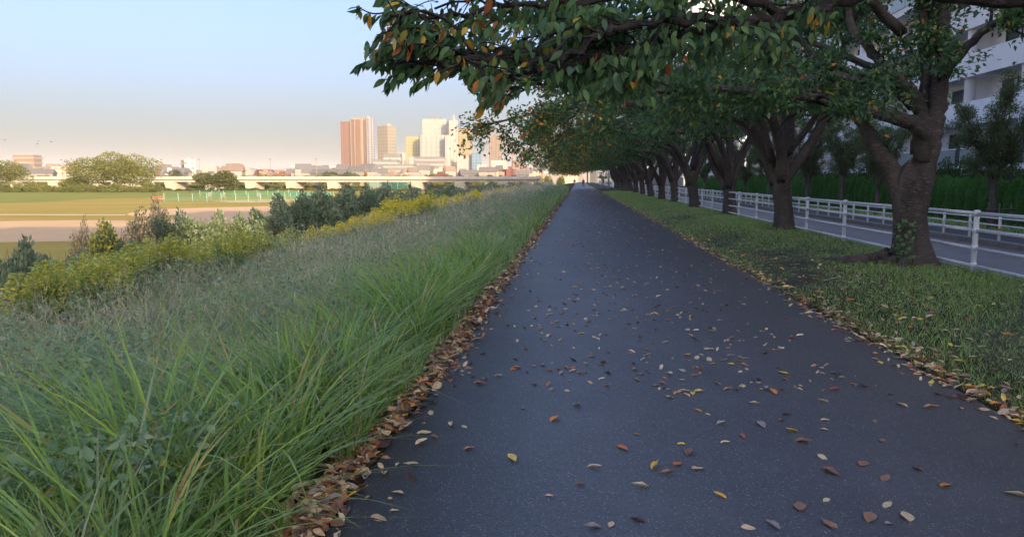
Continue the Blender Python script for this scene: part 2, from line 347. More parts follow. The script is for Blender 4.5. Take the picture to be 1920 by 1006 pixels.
def twig_points(tw, per, rng, jit=.05):
    B = np.array([t[0] for t in tw]); D = np.array([t[1] for t in tw]); L = np.array([t[2] for t in tw]); n = len(tw)
    i = np.repeat(np.arange(n), per); u = rng.random(len(i)) ** .8
    P = B[i] + D[i] * (L[i] * u)[:, None] + np.array([0, 0, -1.0]) * (.22 * L[i] * u * u)[:, None] + rng.normal(0, jit, (len(i), 3))
    d = nrm(D[i] * .5 + rng.normal(0, .65, (len(i), 3)) + np.array([0, 0, -.45])); return P, d
def trunk_mesh(P, rad, rng, flare=.35, sides=22, ph=0.0):
    """trunk with root buttresses and a lumpy outline"""
    k = 5 + rng.integers(0, 2); a0 = rng.uniform(0, 6)
    def w(t, ang, c):
        z = t; fl = flare * math.exp(-z * 9) * (1 + .55 * np.cos(ang * k + a0)); lump = .06 * np.sin(ang * 3 + 5 * z + a0) + .05 * np.sin(ang * 7 - 9 * z) + .035 * np.sin(ang * 13 + 21 * z)
        return 1 + fl + lump
    return tube_np(P, rad, sides, False, w)
def limb_tube(mb, P, r, sides=9, seed=0):
    def w(t, ang, c): return 1 + .07 * np.sin(ang * 2 + c[0] * 3 + seed) + .05 * np.sin(ang * 5 + c[2] * 9 + c[1] * 4)
    mb.tube(P, r, sides, wob=w)
def taper(n, a, b, pw=.8): return b + (a - b) * (1 - np.linspace(0, 1, n)) ** pw
def cherry_proto(seed, label):
    """a leaning, wide-armed cherry about seven metres high; the path lies towards -x"""
    rng = np.random.default_rng(seed); zf = rng.uniform(1.35, 1.75); ln = rng.uniform(-.30, .10); J = lambda s=.12: rng.normal(0, s, 3)
    root = empty('cherry_tree', (0, 0, 0), label, 'tree', 'cherry trees along the path')
    tp = catmull(np.array([(0, 0, -.18), (0, 0, .12), (ln * .3, 0, .6), (ln * .7, .03, 1.1), (ln, 0, zf), (ln - .05, 0, zf + .35)]), 5)
    tv, tf = trunk_mesh(tp, np.interp(tp[:, 2], [-.2, .1, .7, zf, zf + .4], [.36, .30, .245, .27, .16]), rng, .5)
    obj('trunk', MB().add(tv, tf, 0, True).build('trunk', M['bark']), root)
    S = [([(-.10, 0, -.3), (-.55, .1, .65), (-1.4, .2, 1.55), (-3.0, .1, 2.15), (-5.0, 0, 2.35), (-7.2, -.2, 1.9), (-8.6, -.1, 1.35)], .18, 15),
         ([(.04, 0, -.2), (.1, 0, 1.2), (-.1, .1, 2.6), (-.6, .3, 4.2), (-1.2, .2, 5.1)], .19, 10),
         ([(.10, 0, -.25), (.6, .1, 1.2), (1.4, .2, 2.2), (2.6, .3, 2.8), (3.9, .2, 2.7)], .17, 11),
         ([(-.05, -.1, -.25), (-.4, -.7, .9), (-1.3, -1.8, 1.9), (-2.9, -3.0, 2.4), (-5.2, -3.6, 2.2), (-7.0, -3.7, 1.7)], .16, 13),
         ([(-.05, .1, -.25), (-.3, .8, 1.0), (-1.1, 2.0, 2.0), (-2.8, 3.1, 2.5), (-5.0, 3.7, 2.3), (-6.9, 3.9, 1.7)], .16, 13),
         ([(-.2, 0, .2), (-1.2, -.5, 1.9), (-2.8, -.9, 3.2), (-4.8, -1.1, 3.7), (-6.6, -1., 3.2), (-7.8, -.9, 2.6)], .13, 14),
         ([(0, 0, .6), (.1, .9, 2.2), (-.6, 1.9, 3.6), (-1.8, 2.4, 4.4), (-3.6, 2.6, 4.6)], .11, 11),
         ([(.1, 0, .5), (.5, -1.0, 2.0), (.9, -2.2, 3.2), (.6, -3.2, 3.9)], .11, 9)]
    tw = []; twig = MB()
    for si, (pts, r, ns) in enumerate(S):
        P = np.array(pts, float) + np.array([ln, 0, zf]); P[1:] += rng.normal(0, .14, (len(P) - 1, 3)); P = catmull(P, 5)
        mb = MB(); limb_tube(mb, P, taper(len(P), r, .018, .9), 10, si); obj('limb', mb.build('limb', M['bark']), root)
        tb, t = clothe(P, taper(len(P), r, .018), rng, ns, 1.7, 6, .75, t0=.30, zlo=2.35 - .0); tw += t
        for Q, rr in tb: twig.tube(Q, rr, 4, cap=False)
        tw += [(P[-1], nrm(P[-1] - P[-3]) + J(.4), .7) for _ in range(6)]
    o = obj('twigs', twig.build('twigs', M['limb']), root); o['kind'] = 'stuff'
    P, D = twig_points(tw, 40, rng, .10); zmin = np.interp(P[:, 0], [-8, -6.5, -3.5, 4], [1.9, 2.15, 2.9, 3.2]) + rng.random(len(P)) * .5; kk = P[:, 2] > zmin; P, D = P[kk], D[kk]
    n = len(P); warm = np.clip(.05 + .16 * (P[:, 0] < -5.5) + .05 * (P[:, 2] > 5), 0, .3)
    t = leaf_tint(n, rng, 0); k = rng.random(n) < warm; t[k] = WARMS[rng.integers(0, 5, k.sum())]
    v, f, c = leaf_quads(P, D, rng.uniform(.10, .165, n), rng.uniform(.055, .085, n), t, rng)
    o = obj('crown', np_mesh('crown', v, f, M['leaf'], c), root); o['kind'] = 'stuff'
    return root
# ---- leaf meshes shared by the leaves that are built one by one
LEAFKIT = []
_rg = np.random.default_rng(77)
for kx in range(12):
    tint = np.array([GREENS[kx % 6] * _rg.uniform(.9, 1.35) if kx < 8 else WARMS[(kx - 8) % 5]])
    v, f, c = leaf_full(np.zeros((1, 3)), np.array([[0, 1.0, 0]]), np.array([[0, 0, 1.0]]), np.array([1.0]), np.array([.36 + .04 * (kx % 3)]), tint, _rg, .4)
    LEAFKIT.append(np_mesh('leaf', v, f, M['leaf'], c))
def leaf_objects(root, P, D, N, L, kit):
    o0 = np.array(root.location)
    for p, d, nn, l, kx in zip(P, D, N, L, kit):
        y = nrm(d); x = nrm(np.cross(y, nn)); z = np.cross(x, y)
        m = Matrix(((x[0], y[0], z[0], 0), (x[1], y[1], z[1], 0), (x[2], y[2], z[2], 0), (0, 0, 0, 1))) @ Matrix.Scale(l, 4)
        o = obj('leaf', LEAFKIT[kx], root); o.matrix_local = Matrix.Translation(Vector(p - o0)) @ m
# ---- the tree just outside the frame on the right whose arms reach over the path
rng = np.random.default_rng(20)
T0 = empty('cherry_tree', (6.45, 5.3, 0), 'nearest cherry tree with arms reaching over the path, green and orange leaves hanging low', 'tree', 'cherry trees along the path')
O0 = np.array([6.45, 5.3, 0])
tp = catmull(np.array([(0, 0, -.18), (0, 0, .12), (-.03, 0, .6), (-.08, .03, 1.1), (-.1, 0, 1.6), (-.15, 0, 1.95)]), 5)
tv, tf = trunk_mesh(tp, np.interp(tp[:, 2], [-.2, .1, .7, 1.6, 2.0], [.45, .40, .34, .36, .22]), rng)
obj('trunk', MB().add(tv, tf, 0, True).build('trunk', M['bark']), T0)
A = lambda x, y, d: at(x, y, d)
base = np.array([6.3, 5.3, 1.7])
limbs0 = [
    ([base, (5.2, 5.2, 2.75), A(1880, 3, 4.9), A(1700, -35, 4.75), A(1560, 2, 4.5), A(1498, 21, 4.4), A(1415, 42, 4.3), A(1323, 55, 4.1), A(1217, 78, 3.9), A(1128, 104, 3.7), A(1050, 128, 3.5), A(990, 137, 3.4), A(945, 150, 3.3)], .052, .009, 30, .28),
    ([A(1400, 45, 4.28), A(1336, 36, 4.0), A(1284, 39, 3.85), A(1206, 44, 3.7), A(1141, 60, 3.55), A(1100, 83, 3.45), A(1002, 114, 3.3), A(924, 111, 3.2), A(847, 111, 3.1), A(800, 122, 3.05), A(745, 118, 3.0), A(715, 114, 2.95)], .026, .004, 26, .08),
    ([A(1470, 28, 4.4), A(1362, -10, 4.2), A(1270, -25, 4.0), A(1150, -5, 3.8), A(1020, 5, 3.65), A(900, 22, 3.5), A(800, 30, 3.4), A(745, 30, 3.3)], .026, .004, 26, .1),
    ([base, (5.3, 5.9, 3.0), (3.9, 6.3, 3.9), (2.2, 6.3, 4.3), (.4, 6.1, 4.1), (-1.0, 6.0, 3.7)], .15, .015, 13, .25),
    ([base, (5.6, 6.3, 2.9), (4.6, 7.6, 4.1), (3.0, 8.6, 4.7), (1.2, 9.0, 4.8), (-.5, 9.1, 4.5)], .15, .015, 14, .25),
    ([base, (6.4, 5.2, 3.4), (6.1, 5.3, 5.0), (5.4, 5.6, 6.6)], .17, .03, 9, .3),
    ([base, (7.1, 5.5, 3.0), (8.2, 5.8, 3.9), (9.8, 5.9, 4.3)], .15, .02, 10, .3),
    ([A(1700, -35, 4.75), A(1560, -150, 4.5), A(1400, -190, 4.2), A(1200, -180, 3.9), A(1050, -150, 3.7), A(900, -110, 3.5)], .03, .006, 20, .1),
    ([A(1217, 78, 3.9), A(1128, 122, 4.1), A(1076, 143, 4.2), A(1010, 160, 4.3), A(950, 172, 4.4)], .016, .005, 14, .1)]
edge_x = [600, 655, 690, 735, 790, 830, 865, 900, 935, 965, 1000, 1060, 1150, 1250, 1330, 1450, 1600, 1900]
edge_y = [100, 118, 150, 166, 176, 155, 165, 212, 208, 165, 170, 190, 205, 232, 190, 150, 95, 60]
def inside0(p, m):
    x, y, f = proj(p); return not (f > 0 and -100 < x < 2000 and (y > np.interp(x, edge_x, edge_y) - m or x < np.interp(y, [-60, 0, 30, 60, 85, 115, 150], [670, 695, 700, 712, 700, 652, 700]) + m))
tw0 = []; tw1 = []; twig = MB()
for si, (pts, r0, r1, ns, t0) in enumerate(limbs0):
    P = catmull(np.array([np.asarray(p, float) for p in pts]), 5); P[1:-1] += rng.normal(0, .012, (len(P) - 2, 3)); rad = taper(len(P), r0, r1, .9)
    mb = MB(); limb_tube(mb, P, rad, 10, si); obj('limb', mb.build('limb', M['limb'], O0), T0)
    near = si in (0, 1, 2, 7, 8)
    tb, t = clothe(P, rad, rng, ns, .46 if near else 1.6, 5 if near else 6, .20 if near else .7, t0=t0, droop=.15)
    for Q, rr in tb:
        if not near or inside0(Q[-1], 12): twig.tube(Q, np.minimum(rr, .006 if near else .05), 4, cap=False)
    if near: t = [q for q in t if inside0(q[0] + q[1] * q[2] - [0, 0, .2 * q[2]], 4)]
    (tw0 if near else tw1).extend(t)
    if near: tw0 += [q for q in [(P[-1], nrm(P[-1] - P[-4]) + rng.normal(0, .3, 3), .2) for _ in range(4)] if inside0(q[0] + q[1] * q[2], 0)]
for b, d, l in tw0: twig.tube(np.array([b, b + d * l * .5 - [0, 0, .05 * l], b + d * l - [0, 0, .2 * l]]), [.004, .003, .0015], 3, cap=False)
SPR = [[(800, 120), (740, 113), (700, 113), (672, 122)], [(800, 118), (760, 134), (722, 150)], [(850, 70), (790, 54), (745, 55), (706, 66)], [(800, 30), (745, 22), (700, 26), (668, 12)], [(860, 120), (815, 140), (775, 160)], [(860, 95), (800, 84), (748, 82), (716, 88)], [(960, 140), (930, 165), (905, 195)], [(1000, 140), (965, 170), (935, 190)], [(800, 40), (760, 8), (720, -6)]]
tws = []
for sp in SPR:
    d0 = rng.uniform(2.95, 3.2); P = catmull(np.array([A(x, y, d0 - .03 * i) for i, (x, y) in enumerate(sp)]), 4); twig.tube(P, taper(len(P), .006, .0018, 1), 4, cap=False)
    for i in range(len(P) - 1): tws.append((P[i], nrm(P[i + 1] - P[i]), float(np.linalg.norm(P[i + 1] - P[i]))))
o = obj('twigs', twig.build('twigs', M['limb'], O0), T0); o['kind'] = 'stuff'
LIMB0 = np.concatenate([catmull(np.array([np.asarray(p, float) for p in pts]), 14) for si, (pts, *_r) in enumerate(limbs0) if si in (0, 1, 2)])
# near leaves: hang from the twigs; the crown ends where its own lowest sprays end
P, D = twig_points(tw0, 20, rng, .04); D = nrm(D * .8 + np.array([-.12, 0, -.5]))
px, py, f = proj(P + D * .07)
lim = np.interp(px, edge_x, edge_y) - rng.uniform(0, 22, len(px)); left = np.interp(py, [-60, 0, 30, 60, 85, 115, 150], [670, 695, 700, 712, 700, 652, 700]) + rng.uniform(0, 15, len(px))
keep = (f > 1.2) & (py < lim) & (px > left) & (rng.random(len(px)) < np.interp(px, [650, 800, 950, 1050], [.5, .62, .8, 1]))
lx, ly, lf = proj(LIMB0); dd = np.hypot(px[:, None] - lx, py[:, None] - ly); q = dd.argmin(1); keep &= ~((dd.min(1) < 20) & (f < lf[q] + .04) & (rng.random(len(px)) < .85))
P2, D2 = twig_points(tws, 3, rng, .006); D2 = nrm(np.repeat([t[1] for t in tws], 3, 0) * .55 + rng.normal(0, .28, D2.shape) + np.array([-.15, 0, -.75])); P = np.concatenate([P[keep], P2]); D = np.concatenate([D[keep], D2]); px, py, f = proj(P + D * .04); keep = slice(None); P, D, px, py, f = P[keep], D[keep], px[keep], py[keep], f[keep]
n = len(P); L = rng.uniform(.038, .078, n); warm = np.where(px < 1000, .13, .03) * np.clip(1.3 - f / 12, .4, 1); tint = leaf_tint(n, rng, 0); k = rng.random(n) < warm; tint[k] = WARMS[rng.integers(0, 5, k.sum())]
N = nrm(rng.normal(0, .6, (n, 3)) + np.array([0, -.35, .7]))
inview = (px > -20) & (px < 1940) & (py > -20); score = np.where(inview, L / f, 0); order = np.argsort(-score); ind = order[:300]; rest = order[300:]
kit = np.where(k[ind], 8 + rng.integers(0, 4, 300), rng.integers(0, 8, 300))
leaf_objects(T0, P[ind], D[ind], N[ind], L[ind], kit)
v, ff, c = leaf_full(P[rest], D[rest], N[rest], L[rest], L[rest] * .44, tint[rest], rng)
P, D = twig_points(tw1, 16, rng, .08); px, py, f = proj(P); keep = ~((f > 0) & (px > -50) & (px < 1970) & ((py > np.interp(px, edge_x, edge_y) - 10) | (px < 760)) & (py < 1100)) & (np.linalg.norm(P - EYE, axis=1) > 1.6)
P, D = P[keep], D[keep]; n = len(P); v2, f2, c2 = leaf_quads(P, D, rng.uniform(.085, .13, n), rng.uniform(.045, .065, n), leaf_tint(n, rng, .05), rng)
o = obj('crown', np_mesh('crown', np.concatenate([v, v2]), np.concatenate([ff, f2 + len(v)]), M['leaf'], np.concatenate([c, c2]), O0), T0); o['kind'] = 'stuff'
# ---- the big trunk on the right
rng = np.random.default_rng(31)
b1 = atz(1706, 494, .03); Y1 = b1[1]; B = lambda x, y, dy=0.0: at(x, y, Y1 + dy)
T1 = empty('cherry_tree', tuple(b1), 'stout old cherry with flaking bark, ivy and a long surface root', 'tree', 'cherry trees along the path')
tp = catmull(np.array([b1 + [0, 0, -.2], B(1706, 480), B(1706, 440), B(1705, 400), B(1704, 360), B(1702, 325), B(1706, 300)]), 5)
tv, tf = trunk_mesh(tp, np.interp(np.linspace(0, 1, len(tp)), [0, .17, .33, .55, .70, .80, .88, 1], [.43, .34, .28, .275, .27, .23, .14, .02]), rng, .42, 36)
obj('trunk', MB().add(tv, tf, 0, True).build('trunk', M['bark'], b1), T1)
limbs1 = [
    ([B(1696, 385, .0), B(1664, 312, .1), B(1640, 268, .2), B(1612, 222, .5), B(1575, 170, 1.0), B(1530, 110, 1.6), B(1490, 60, 2.0)], .165, .05, 10),
    ([B(1728, 300, -.05), B(1735, 255, -.2), B(1700, 228, -.35), B(1655, 214, -.5), B(1603, 203, -.7), B(1552, 188, -1.0), B(1500, 180, -1.4), B(1420, 176, -1.9), B(1340, 168, -2.5), B(1250, 172, -3.1), B(1160, 182, -3.6)], .15, .02, 18),
    ([B(1722, 290, .05), B(1728, 230, .05), B(1722, 196, .05), B(1701, 165, .0), B(1668, 141, -.1), B(1634, 147, -.2), B(1565, 142, -.3), B(1500, 147, -.4), B(1430, 150, -.3), B(1350, 140, 0), B(1270, 128, .3)], .15, .03, 15),
    ([B(1715, 200, .1), B(1680, 160, .3), B(1645, 112, .5), B(1624, 85, .6), B(1596, 48, .7), B(1588, 0, .8), B(1560, -70, .9), B(1500, -150, .8)], .12, .03, 10),
    ([B(1735, 245, .15), B(1736, 180, .2), B(1735, 100, .2), B(1732, 20, .2), B(1725, -60, .2), B(1700, -160, .1)], .115, .03, 9),
    ([B(1714, 395, 0), B(1736, 290, 0), B(1745, 250, 0), B(1758, 200, 0), B(1766, 120, 0), B(1768, 40, .1), B(1772, -60, .2), B(1790, -160, .4)], .215, .04, 10),
    ([B(1766, 150, 0), B(1785, 122, -.2), B(1823, 77, -.5), B(1870, 40, -.8), B(1930, 15, -1.1), B(2010, 0, -1.4)], .10, .02, 13),
    ([B(1740, 300, .3), B(1745, 230, .9), B(1700, 170, 1.9), B(1600, 110, 2.9), B(1480, 70, 3.9), B(1350, 60, 4.6), B(1230, 80, 5.0)], .12, .02, 14),
    ([B(1690, 60, .3), B(1600, -20, -.8), B(1450, -60, -2.0), B(1250, -60, -3.0), B(1100, -30, -3.6)], .10, .02, 13)]
tw1 = []; twig = MB()
for si, (pts, r0, r1, ns) in enumerate(limbs1):
    P = catmull(np.array(pts), 5); P[2:-1] += rng.normal(0, .02, (len(P) - 3, 3)); rad = taper(len(P), r0, r1, .85)
    mb = MB(); limb_tube(mb, P, rad, 12, si); obj('limb', mb.build('limb', M['bark'], b1), T1)
    tb, t = clothe(P, rad, rng, ns, 1.5, 6, .62, t0=.42 if si in (1, 2) else .5, zlo=2.3); tw1 += t
    for Q, rr in tb: twig.tube(Q, rr, 4, cap=False)
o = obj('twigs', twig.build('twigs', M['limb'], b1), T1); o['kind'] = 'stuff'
mb = MB()
for pts, r in (([B(1668, 478), atz(1640, 487, .08), atz(1600, 489, .10), atz(1560, 489, .07), atz(1520, 488, -.02)], .17), ([B(1736, 480), atz(1752, 494, .06), atz(1768, 500, -.03)], .15), ([B(1700, 488), atz(1690, 500, .06), atz(1668, 507, -.03)], .12), ([B(1690, 482), atz(1655, 494, .07), atz(1622, 501, -.03)], .10)):
    P = catmull(np.array(pts), 5); limb_tube(mb, P, taper(len(P), r, .05, 1), 9, 2)
obj('surface_root', mb.build('surface_root', M['bark'], b1), T1)
P, D = twig_points(tw1, 50, rng, .08)
px, py, f = proj(P); keep = (P[:, 2] > 2.0) & ~((px < 1640) & (py > np.interp(px, [900, 1000, 1100, 1200, 1300, 1400, 1500, 1640], [185, 215, 245, 262, 250, 215, 205, 225]))) & ~((px > 1775) & (py > np.interp(px, [1775, 1800, 1840, 1880, 1920], [165, 150, 150, 60, 45])) & (py < 400) & (rng.random(len(px)) < .93))
P, D = P[keep], D[keep]; px, py, f = px[keep], py[keep], f[keep]; n = len(P); L = rng.uniform(.085, .135, n); tint = leaf_tint(n, rng, .035)
inview = (px > 0) & (px < 1920) & (py > 0); order = np.argsort(-np.where(inview, L / f, 0)); ind = order[:300]; rest = order[300:]
leaf_objects(T1, P[ind], D[ind], nrm(rng.normal(0, .6, (300, 3)) + np.array([0, -.3, .7])), L[ind], rng.integers(0, 8, 300))
v, ff, c = leaf_quads(P[rest], D[rest], L[rest], L[rest] * .52, tint[rest], rng)
o = obj('crown', np_mesh('crown', v, ff, M['leaf'], c, b1), T1); o['kind'] = 'stuff'
# ivy on the big trunk
n = 60; tt = rng.random(n); ang = rng.normal(-2.15, .22, n); pz = .12 + tt * .75
P = np.stack([b1[0] + np.cos(ang) * .43 - .05, b1[1] + np.sin(ang) * .43, b1[2] + pz], 1); D = nrm(np.stack([rng.normal(0, .6, n), -.5 + 0 * tt, rng.normal(-.4, .5, n)], 1))
v, ff, c = leaf_full(P, D, nrm(np.stack([np.cos(ang), np.sin(ang), .3 + 0 * ang], 1)), rng.uniform(.05, .10, n), rng.uniform(.045, .08, n), leaf_tint(n, rng, 0) * 1.1, rng)
o = obj('ivy', np_mesh('ivy', v, ff, M['leaf'], c, b1), T1); o['kind'] = 'stuff'
# ---- the rest of the row
protos = [cherry_proto(101, 'second trunk in view, forked in a V with one arm leaning to the path'), cherry_proto(102, 'third trunk in view, bulging where its two stems part'), cherry_proto(103, 'fourth trunk in view, slim fork of three upright stems')]
spots = [(1470, 431), (1368, 402), (1302, 389), (1266, 379.5)]
row = [atz(x, y, .02) for x, y in spots]
for x in (1238, 1218, 1203, 1191, 1181.5, 1174, 1167.5, 1162, 1157.5, 1153.5):
    Yk = 6.45 * F_PX / (x - 1085); row.append(np.array([6.45, Yk, .02]))
names = ['fifth', 'sixth', 'seventh', 'eighth', 'ninth', 'tenth', 'eleventh', 'twelfth', 'thirteenth', 'fourteenth']
rng = np.random.default_rng(9)
for i, p in enumerate(row):
    pr = protos[i % 3]; s = rng.uniform(.94, 1.06); sc = (s, s * (-1 if (i // 3) % 2 else 1), s * rng.uniform(.95, 1.05)); rz = rng.uniform(-.16, .16)
    if i < 3: pr.location = p; pr.rotation_euler = (0, 0, rz); pr.scale = sc
    else: copy_tree(pr, tuple(p), rz, sc, '%s trunk in view along the row of cherries beside the path' % names[i - 3] if i < 9 else 'small far trunk at the end of the cherry row, crowded against its neighbours')
for y in ():
    pr = protos[int(-y) % 3]; copy_tree(pr, (6.45, y, 0), rng.uniform(-.2, .2), (1, 1, 1.0), 'cherry tree of the row behind the viewpoint')
# one young tree past the end of the row
t = copy_tree(protos[1], (6.3, 196, 0), 1.9, (.42, .42, .55), 'small young tree standing alone past the end of the cherry row')
del t['group']
# ================================================================ ACROSS THE ROAD
def zelkova_proto(seed):
    rng = np.random.default_rng(seed); root = empty('zelkova_tree', (0, 0, 0), 'zelkova', 'tree', 'street trees in front of the clipped hedge')
    tp = catmull(np.array([(0, 0, -.2), (0, 0, .1), (.02, 0, .7), (.05, .03, 1.35), (.04, 0, 1.9)]), 4); tv, tf = trunk_mesh(tp, np.interp(tp[:, 2], [-.2, .1, .7, 1.9], [.19, .15, .115, .10]), rng, .2, 12)
    obj('trunk', MB().add(tv, tf, 0, True).build('trunk', M['bark2']), root)
    tw = []; twig = MB(); lm = MB()
    for k in range(8):
        a = k * 2.4 + rng.uniform(-.3, .3); rr = rng.uniform(.75, 1.35); h = rng.uniform(2.6, 3.9); z0 = rng.uniform(1.0, 1.75)
        P = catmull(np.array([(.04, 0, z0), (.3 * rr * math.cos(a), .3 * rr * math.sin(a), z0 + h * .35), (.75 * rr * math.cos(a), .75 * rr * math.sin(a), z0 + h * .7), (1.15 * rr * math.cos(a), 1.15 * rr * math.sin(a), z0 + h)]), 5)
        lm.tube(P, taper(len(P), .055, .012), 6, cap=False); tb, t = clothe(P, taper(len(P), .05, .012), rng, 9, .95, 5, .42, t0=.12, droop=.05); tw += t
        for Q, q in tb: twig.tube(Q, np.minimum(q, .014), 3, cap=False)
    obj('limbs', lm.build('limbs', M['bark2']), root); o = obj('twigs', twig.build('twigs', M['bark2']), root); o['kind'] = 'stuff'
    P, D = twig_points(tw, 78, rng, .08); n = len(P); t = np.array([(.075, .11, .045), (.09, .125, .052), (.066, .095, .043), (.12, .135, .06)])[rng.integers(0, 4, n)] * rng.uniform(.8, 1.35, (n, 1))
    v, f, c = leaf_quads(P, D, rng.uniform(.06, .10, n), rng.uniform(.028, .045, n), t, rng); o = obj('crown', np_mesh('crown', v, f, M['leaf'], c), root); o['kind'] = 'stuff'
    return root
zp = [zelkova_proto(201), zelkova_proto(202)]
rng = np.random.default_rng(5)
zl = ['zelkova just inside the right edge of the frame, twigs crossing the white balcony', 'zelkova with stake props at its foot, in front of the glazed balcony', 'zelkova seen between the stout old cherry and its left arm', 'zelkova in front of the hedge, left of the gap beside the stout cherry', 'zelkova whose pale trunk shows just right of the pale green pole', 'zelkova beyond the pale green pole', 'far zelkova behind the third cherry trunk', 'distant zelkova near the end of the hedge', 'most distant zelkova at the end of the hedge']
for i, Yz in enumerate((23.2, 28.4, 39.2, 45.0, 51.0, 61.5, 70, 80, 92)):
    p = (15.0 + rng.uniform(-.2, .2), Yz, -.2); s = rng.uniform(.95, 1.12); rz = rng.uniform(0, 6)
    if i < 2: zp[i].location = p; zp[i].rotation_euler = (0, 0, rz); zp[i].scale = (s, s, s); zp[i]['label'] = zl[i]
    else: copy_tree(zp[i % 2], p, rz, (s, s, s), zl[i])
for i, y in enumerate((17, 11, 5, -2, -9, -16)): copy_tree(zp[i % 2], (15.0, y, -.2), i * 1.3, None, 'zelkova of the same row standing outside the view')
# stakes at the foot of the nearest zelkova
t = empty('tree_stakes', (15.0, 28.4, -.2), 'weathered wooden stakes and crossbar propping the zelkova in front of the hedge', 'tree stakes')
for dx, dy in ((-.42, -.25), (.42, -.25), (-.1, -.4)): obj('stake', MB().tube([(dx, dy, -.2), (dx * .9, dy * .9, .95)], [.035, .03], 7).build('stake', M['stake']), t)
obj('crossbar', MB().tube([(-.5, -.27, .72), (.5, -.27, .74)], [.03, .03], 7).build('crossbar', M['stake']), t)
# clipped conifer hedge: every rounded column is a bush of its own
def bush_proto(seed, w, h):
    rng = np.random.default_rng(seed); cv = []; cf = []; K = 15; zs = np.array([-.1, .15, .4, .65, .8, .9, .96, 1.0]) * h; rs = np.array([.40, .45, .46, .43, .36, .27, .16, .02]) * w
    for z_, r_ in zip(zs, rs):
        a = np.arange(K) * 6.283 / K; q = r_ * (1 + .10 * np.sin(a * 3 + z_ * 3 + seed) + .07 * np.sin(a * 5 - z_ * 7)); cv.append(np.stack([np.cos(a) * q, np.sin(a) * q, 0 * a + z_ + .03 * np.sin(a * 4 + z_ * 9)], 1))
    cv = np.concatenate(cv)
    for i in range(len(zs) - 1):
        for j in range(K): q = (j + 1) % K; cf += [(i * K + j, i * K + q, (i + 1) * K + q), (i * K + j, (i + 1) * K + q, (i + 1) * K + j)]
    n = 6000; u = rng.random(n); a = rng.uniform(0, 6.283, n); zz = u * h; r = np.interp(zz, zs, rs) * (1 + .10 * np.sin(a * 3 + zz * 3 + seed) + .07 * np.sin(a * 5 - zz * 7)) * rng.uniform(.93, 1.06, n); P = np.stack([np.cos(a) * r, np.sin(a) * r, zz], 1)
    D = nrm(np.stack([np.cos(a) * .45, np.sin(a) * .45, .8 + 0 * a], 1) + rng.normal(0, .25, (n, 3))); t = np.array([(.062, .150, .036), (.085, .185, .045), (.05, .12, .032)])[rng.integers(0, 3, n)] * rng.uniform(.75, 1.35, (n, 1))
    v, f, c = leaf_quads(P, D, rng.uniform(.045, .08, n), rng.uniform(.02, .035, n), t, rng)
    return np_mesh('clipped_conifer', np.concatenate([v, cv]), np.concatenate([f, np.array(cf) + len(v)]), M['conifer'], np.concatenate([c, np.tile([(.038, .095, .024)], (len(cv), 1))]))
bm = [bush_proto(1, .84, 1.95), bush_proto(2, .80, 1.85), bush_proto(3, .88, 2.0)]
for i in range(150):
    y = 24.5 + i * .93
    if y > 118: break
    o = obj('clipped_conifer', bm[i % 3], None, (16.6 + rng.uniform(-.06, .06), y, -.2), (0, 0, rng.uniform(0, 6)), (1, 1, rng.uniform(.90, 1.06)))
    tag(o, 'dark green rounded conifer clipped into the hedge across the road', 'hedge bush', 'clipped conifers of the hedge')
# looser shrubs between hedge and building
def loose_proto(seed, w, h, cols, n=5000, ls=(.10, .2)):
    rng = np.random.default_rng(seed); d = nrm(rng.normal(0, 1, (n, 3))); d[:, 2] = np.abs(d[:, 2]); r = (.55 + .45 * rng.random(n) ** .5) * (1 + .16 * np.sin(d[:, 0] * 5 + seed) + .14 * np.sin(d[:, 1] * 6 + d[:, 2] * 4))
    P = d * r[:, None] * np.array([w / 2, w / 2, h]); D = nrm(d + rng.normal(0, .6, (n, 3))); t = np.array(cols)[rng.integers(0, len(cols), n)] * rng.uniform(.7, 1.4, (n, 1))
    L = rng.uniform(*ls, n); return leaf_quads(P, D, L, L * .5, t, rng)
GC = [(.045, .085, .022), (.06, .10, .028), (.035, .065, .02)]
sm = []
for s in (1, 2):
    v, f, c = loose_proto(s, 2.6, 2.35, GC); sm.append(np_mesh('garden_shrub', v, f, M['leaf'], c))
for i in range(24):
    o = obj('garden_shrub', sm[i % 2], None, (19.6 + rng.uniform(-.5, .5), 31 + i * 3.1, -.2), (0, 0, rng.uniform(0, 6)), (1, 1, rng.uniform(.85, 1.12)))
    tag(o, 'loose green garden shrub between the clipped hedge and the white building', 'shrub', 'garden shrubs behind the hedge')
# ---------------------------------------------------------------- railings
t = empty('pipe_fence', (6.72, 0, 0), 'white four-rail pipe fence between the cherry trees and the road', 'fence')
pm = MB().tube([(0, 0, -.35), (0, 0, 1.06), (0, 0, 1.085)], [.044, .044, .03], 12)
for z in (1.03, .74, .44, .14): pm.tube([(0, 0, z - .05), (0, 0, z + .05)], [.052, .052], 12)
pm = pm.build('post', M['white']); rail = {}
for z, r in ((1.03, .030), (.74, .026), (.44, .026), (.14, .026)): rail[z] = MB().tube([(0, .045, 0), (0, 3.105, 0)], [r, r], 10).build('rail', M['white'])
for k in range(-6, 46):
    y = 13.3 + 3.15 * k; obj('post', pm, t, (0, y, 0))
    for z in rail: obj('rail', rail[z], t, (0, y, z))
t = empty('guard_rail', (11.43, 0, -.12), 'low white three-rail guard fence on the far kerb of the road', 'fence')
pm2 = MB().tube([(0, 0, -.1), (0, 0, .70), (0, 0, .715)], [.038, .038, .026], 10).build('post', M['white'])
r2 = MB().tube([(0, .036, 0), (0, 1.524, 0)], [.021, .021], 8).build('rail', M['white'])
band = MB().tube([(0, 0, .33), (0, 0, .40)], [.042, .042], 10).build('reflector_band', M['orange'])
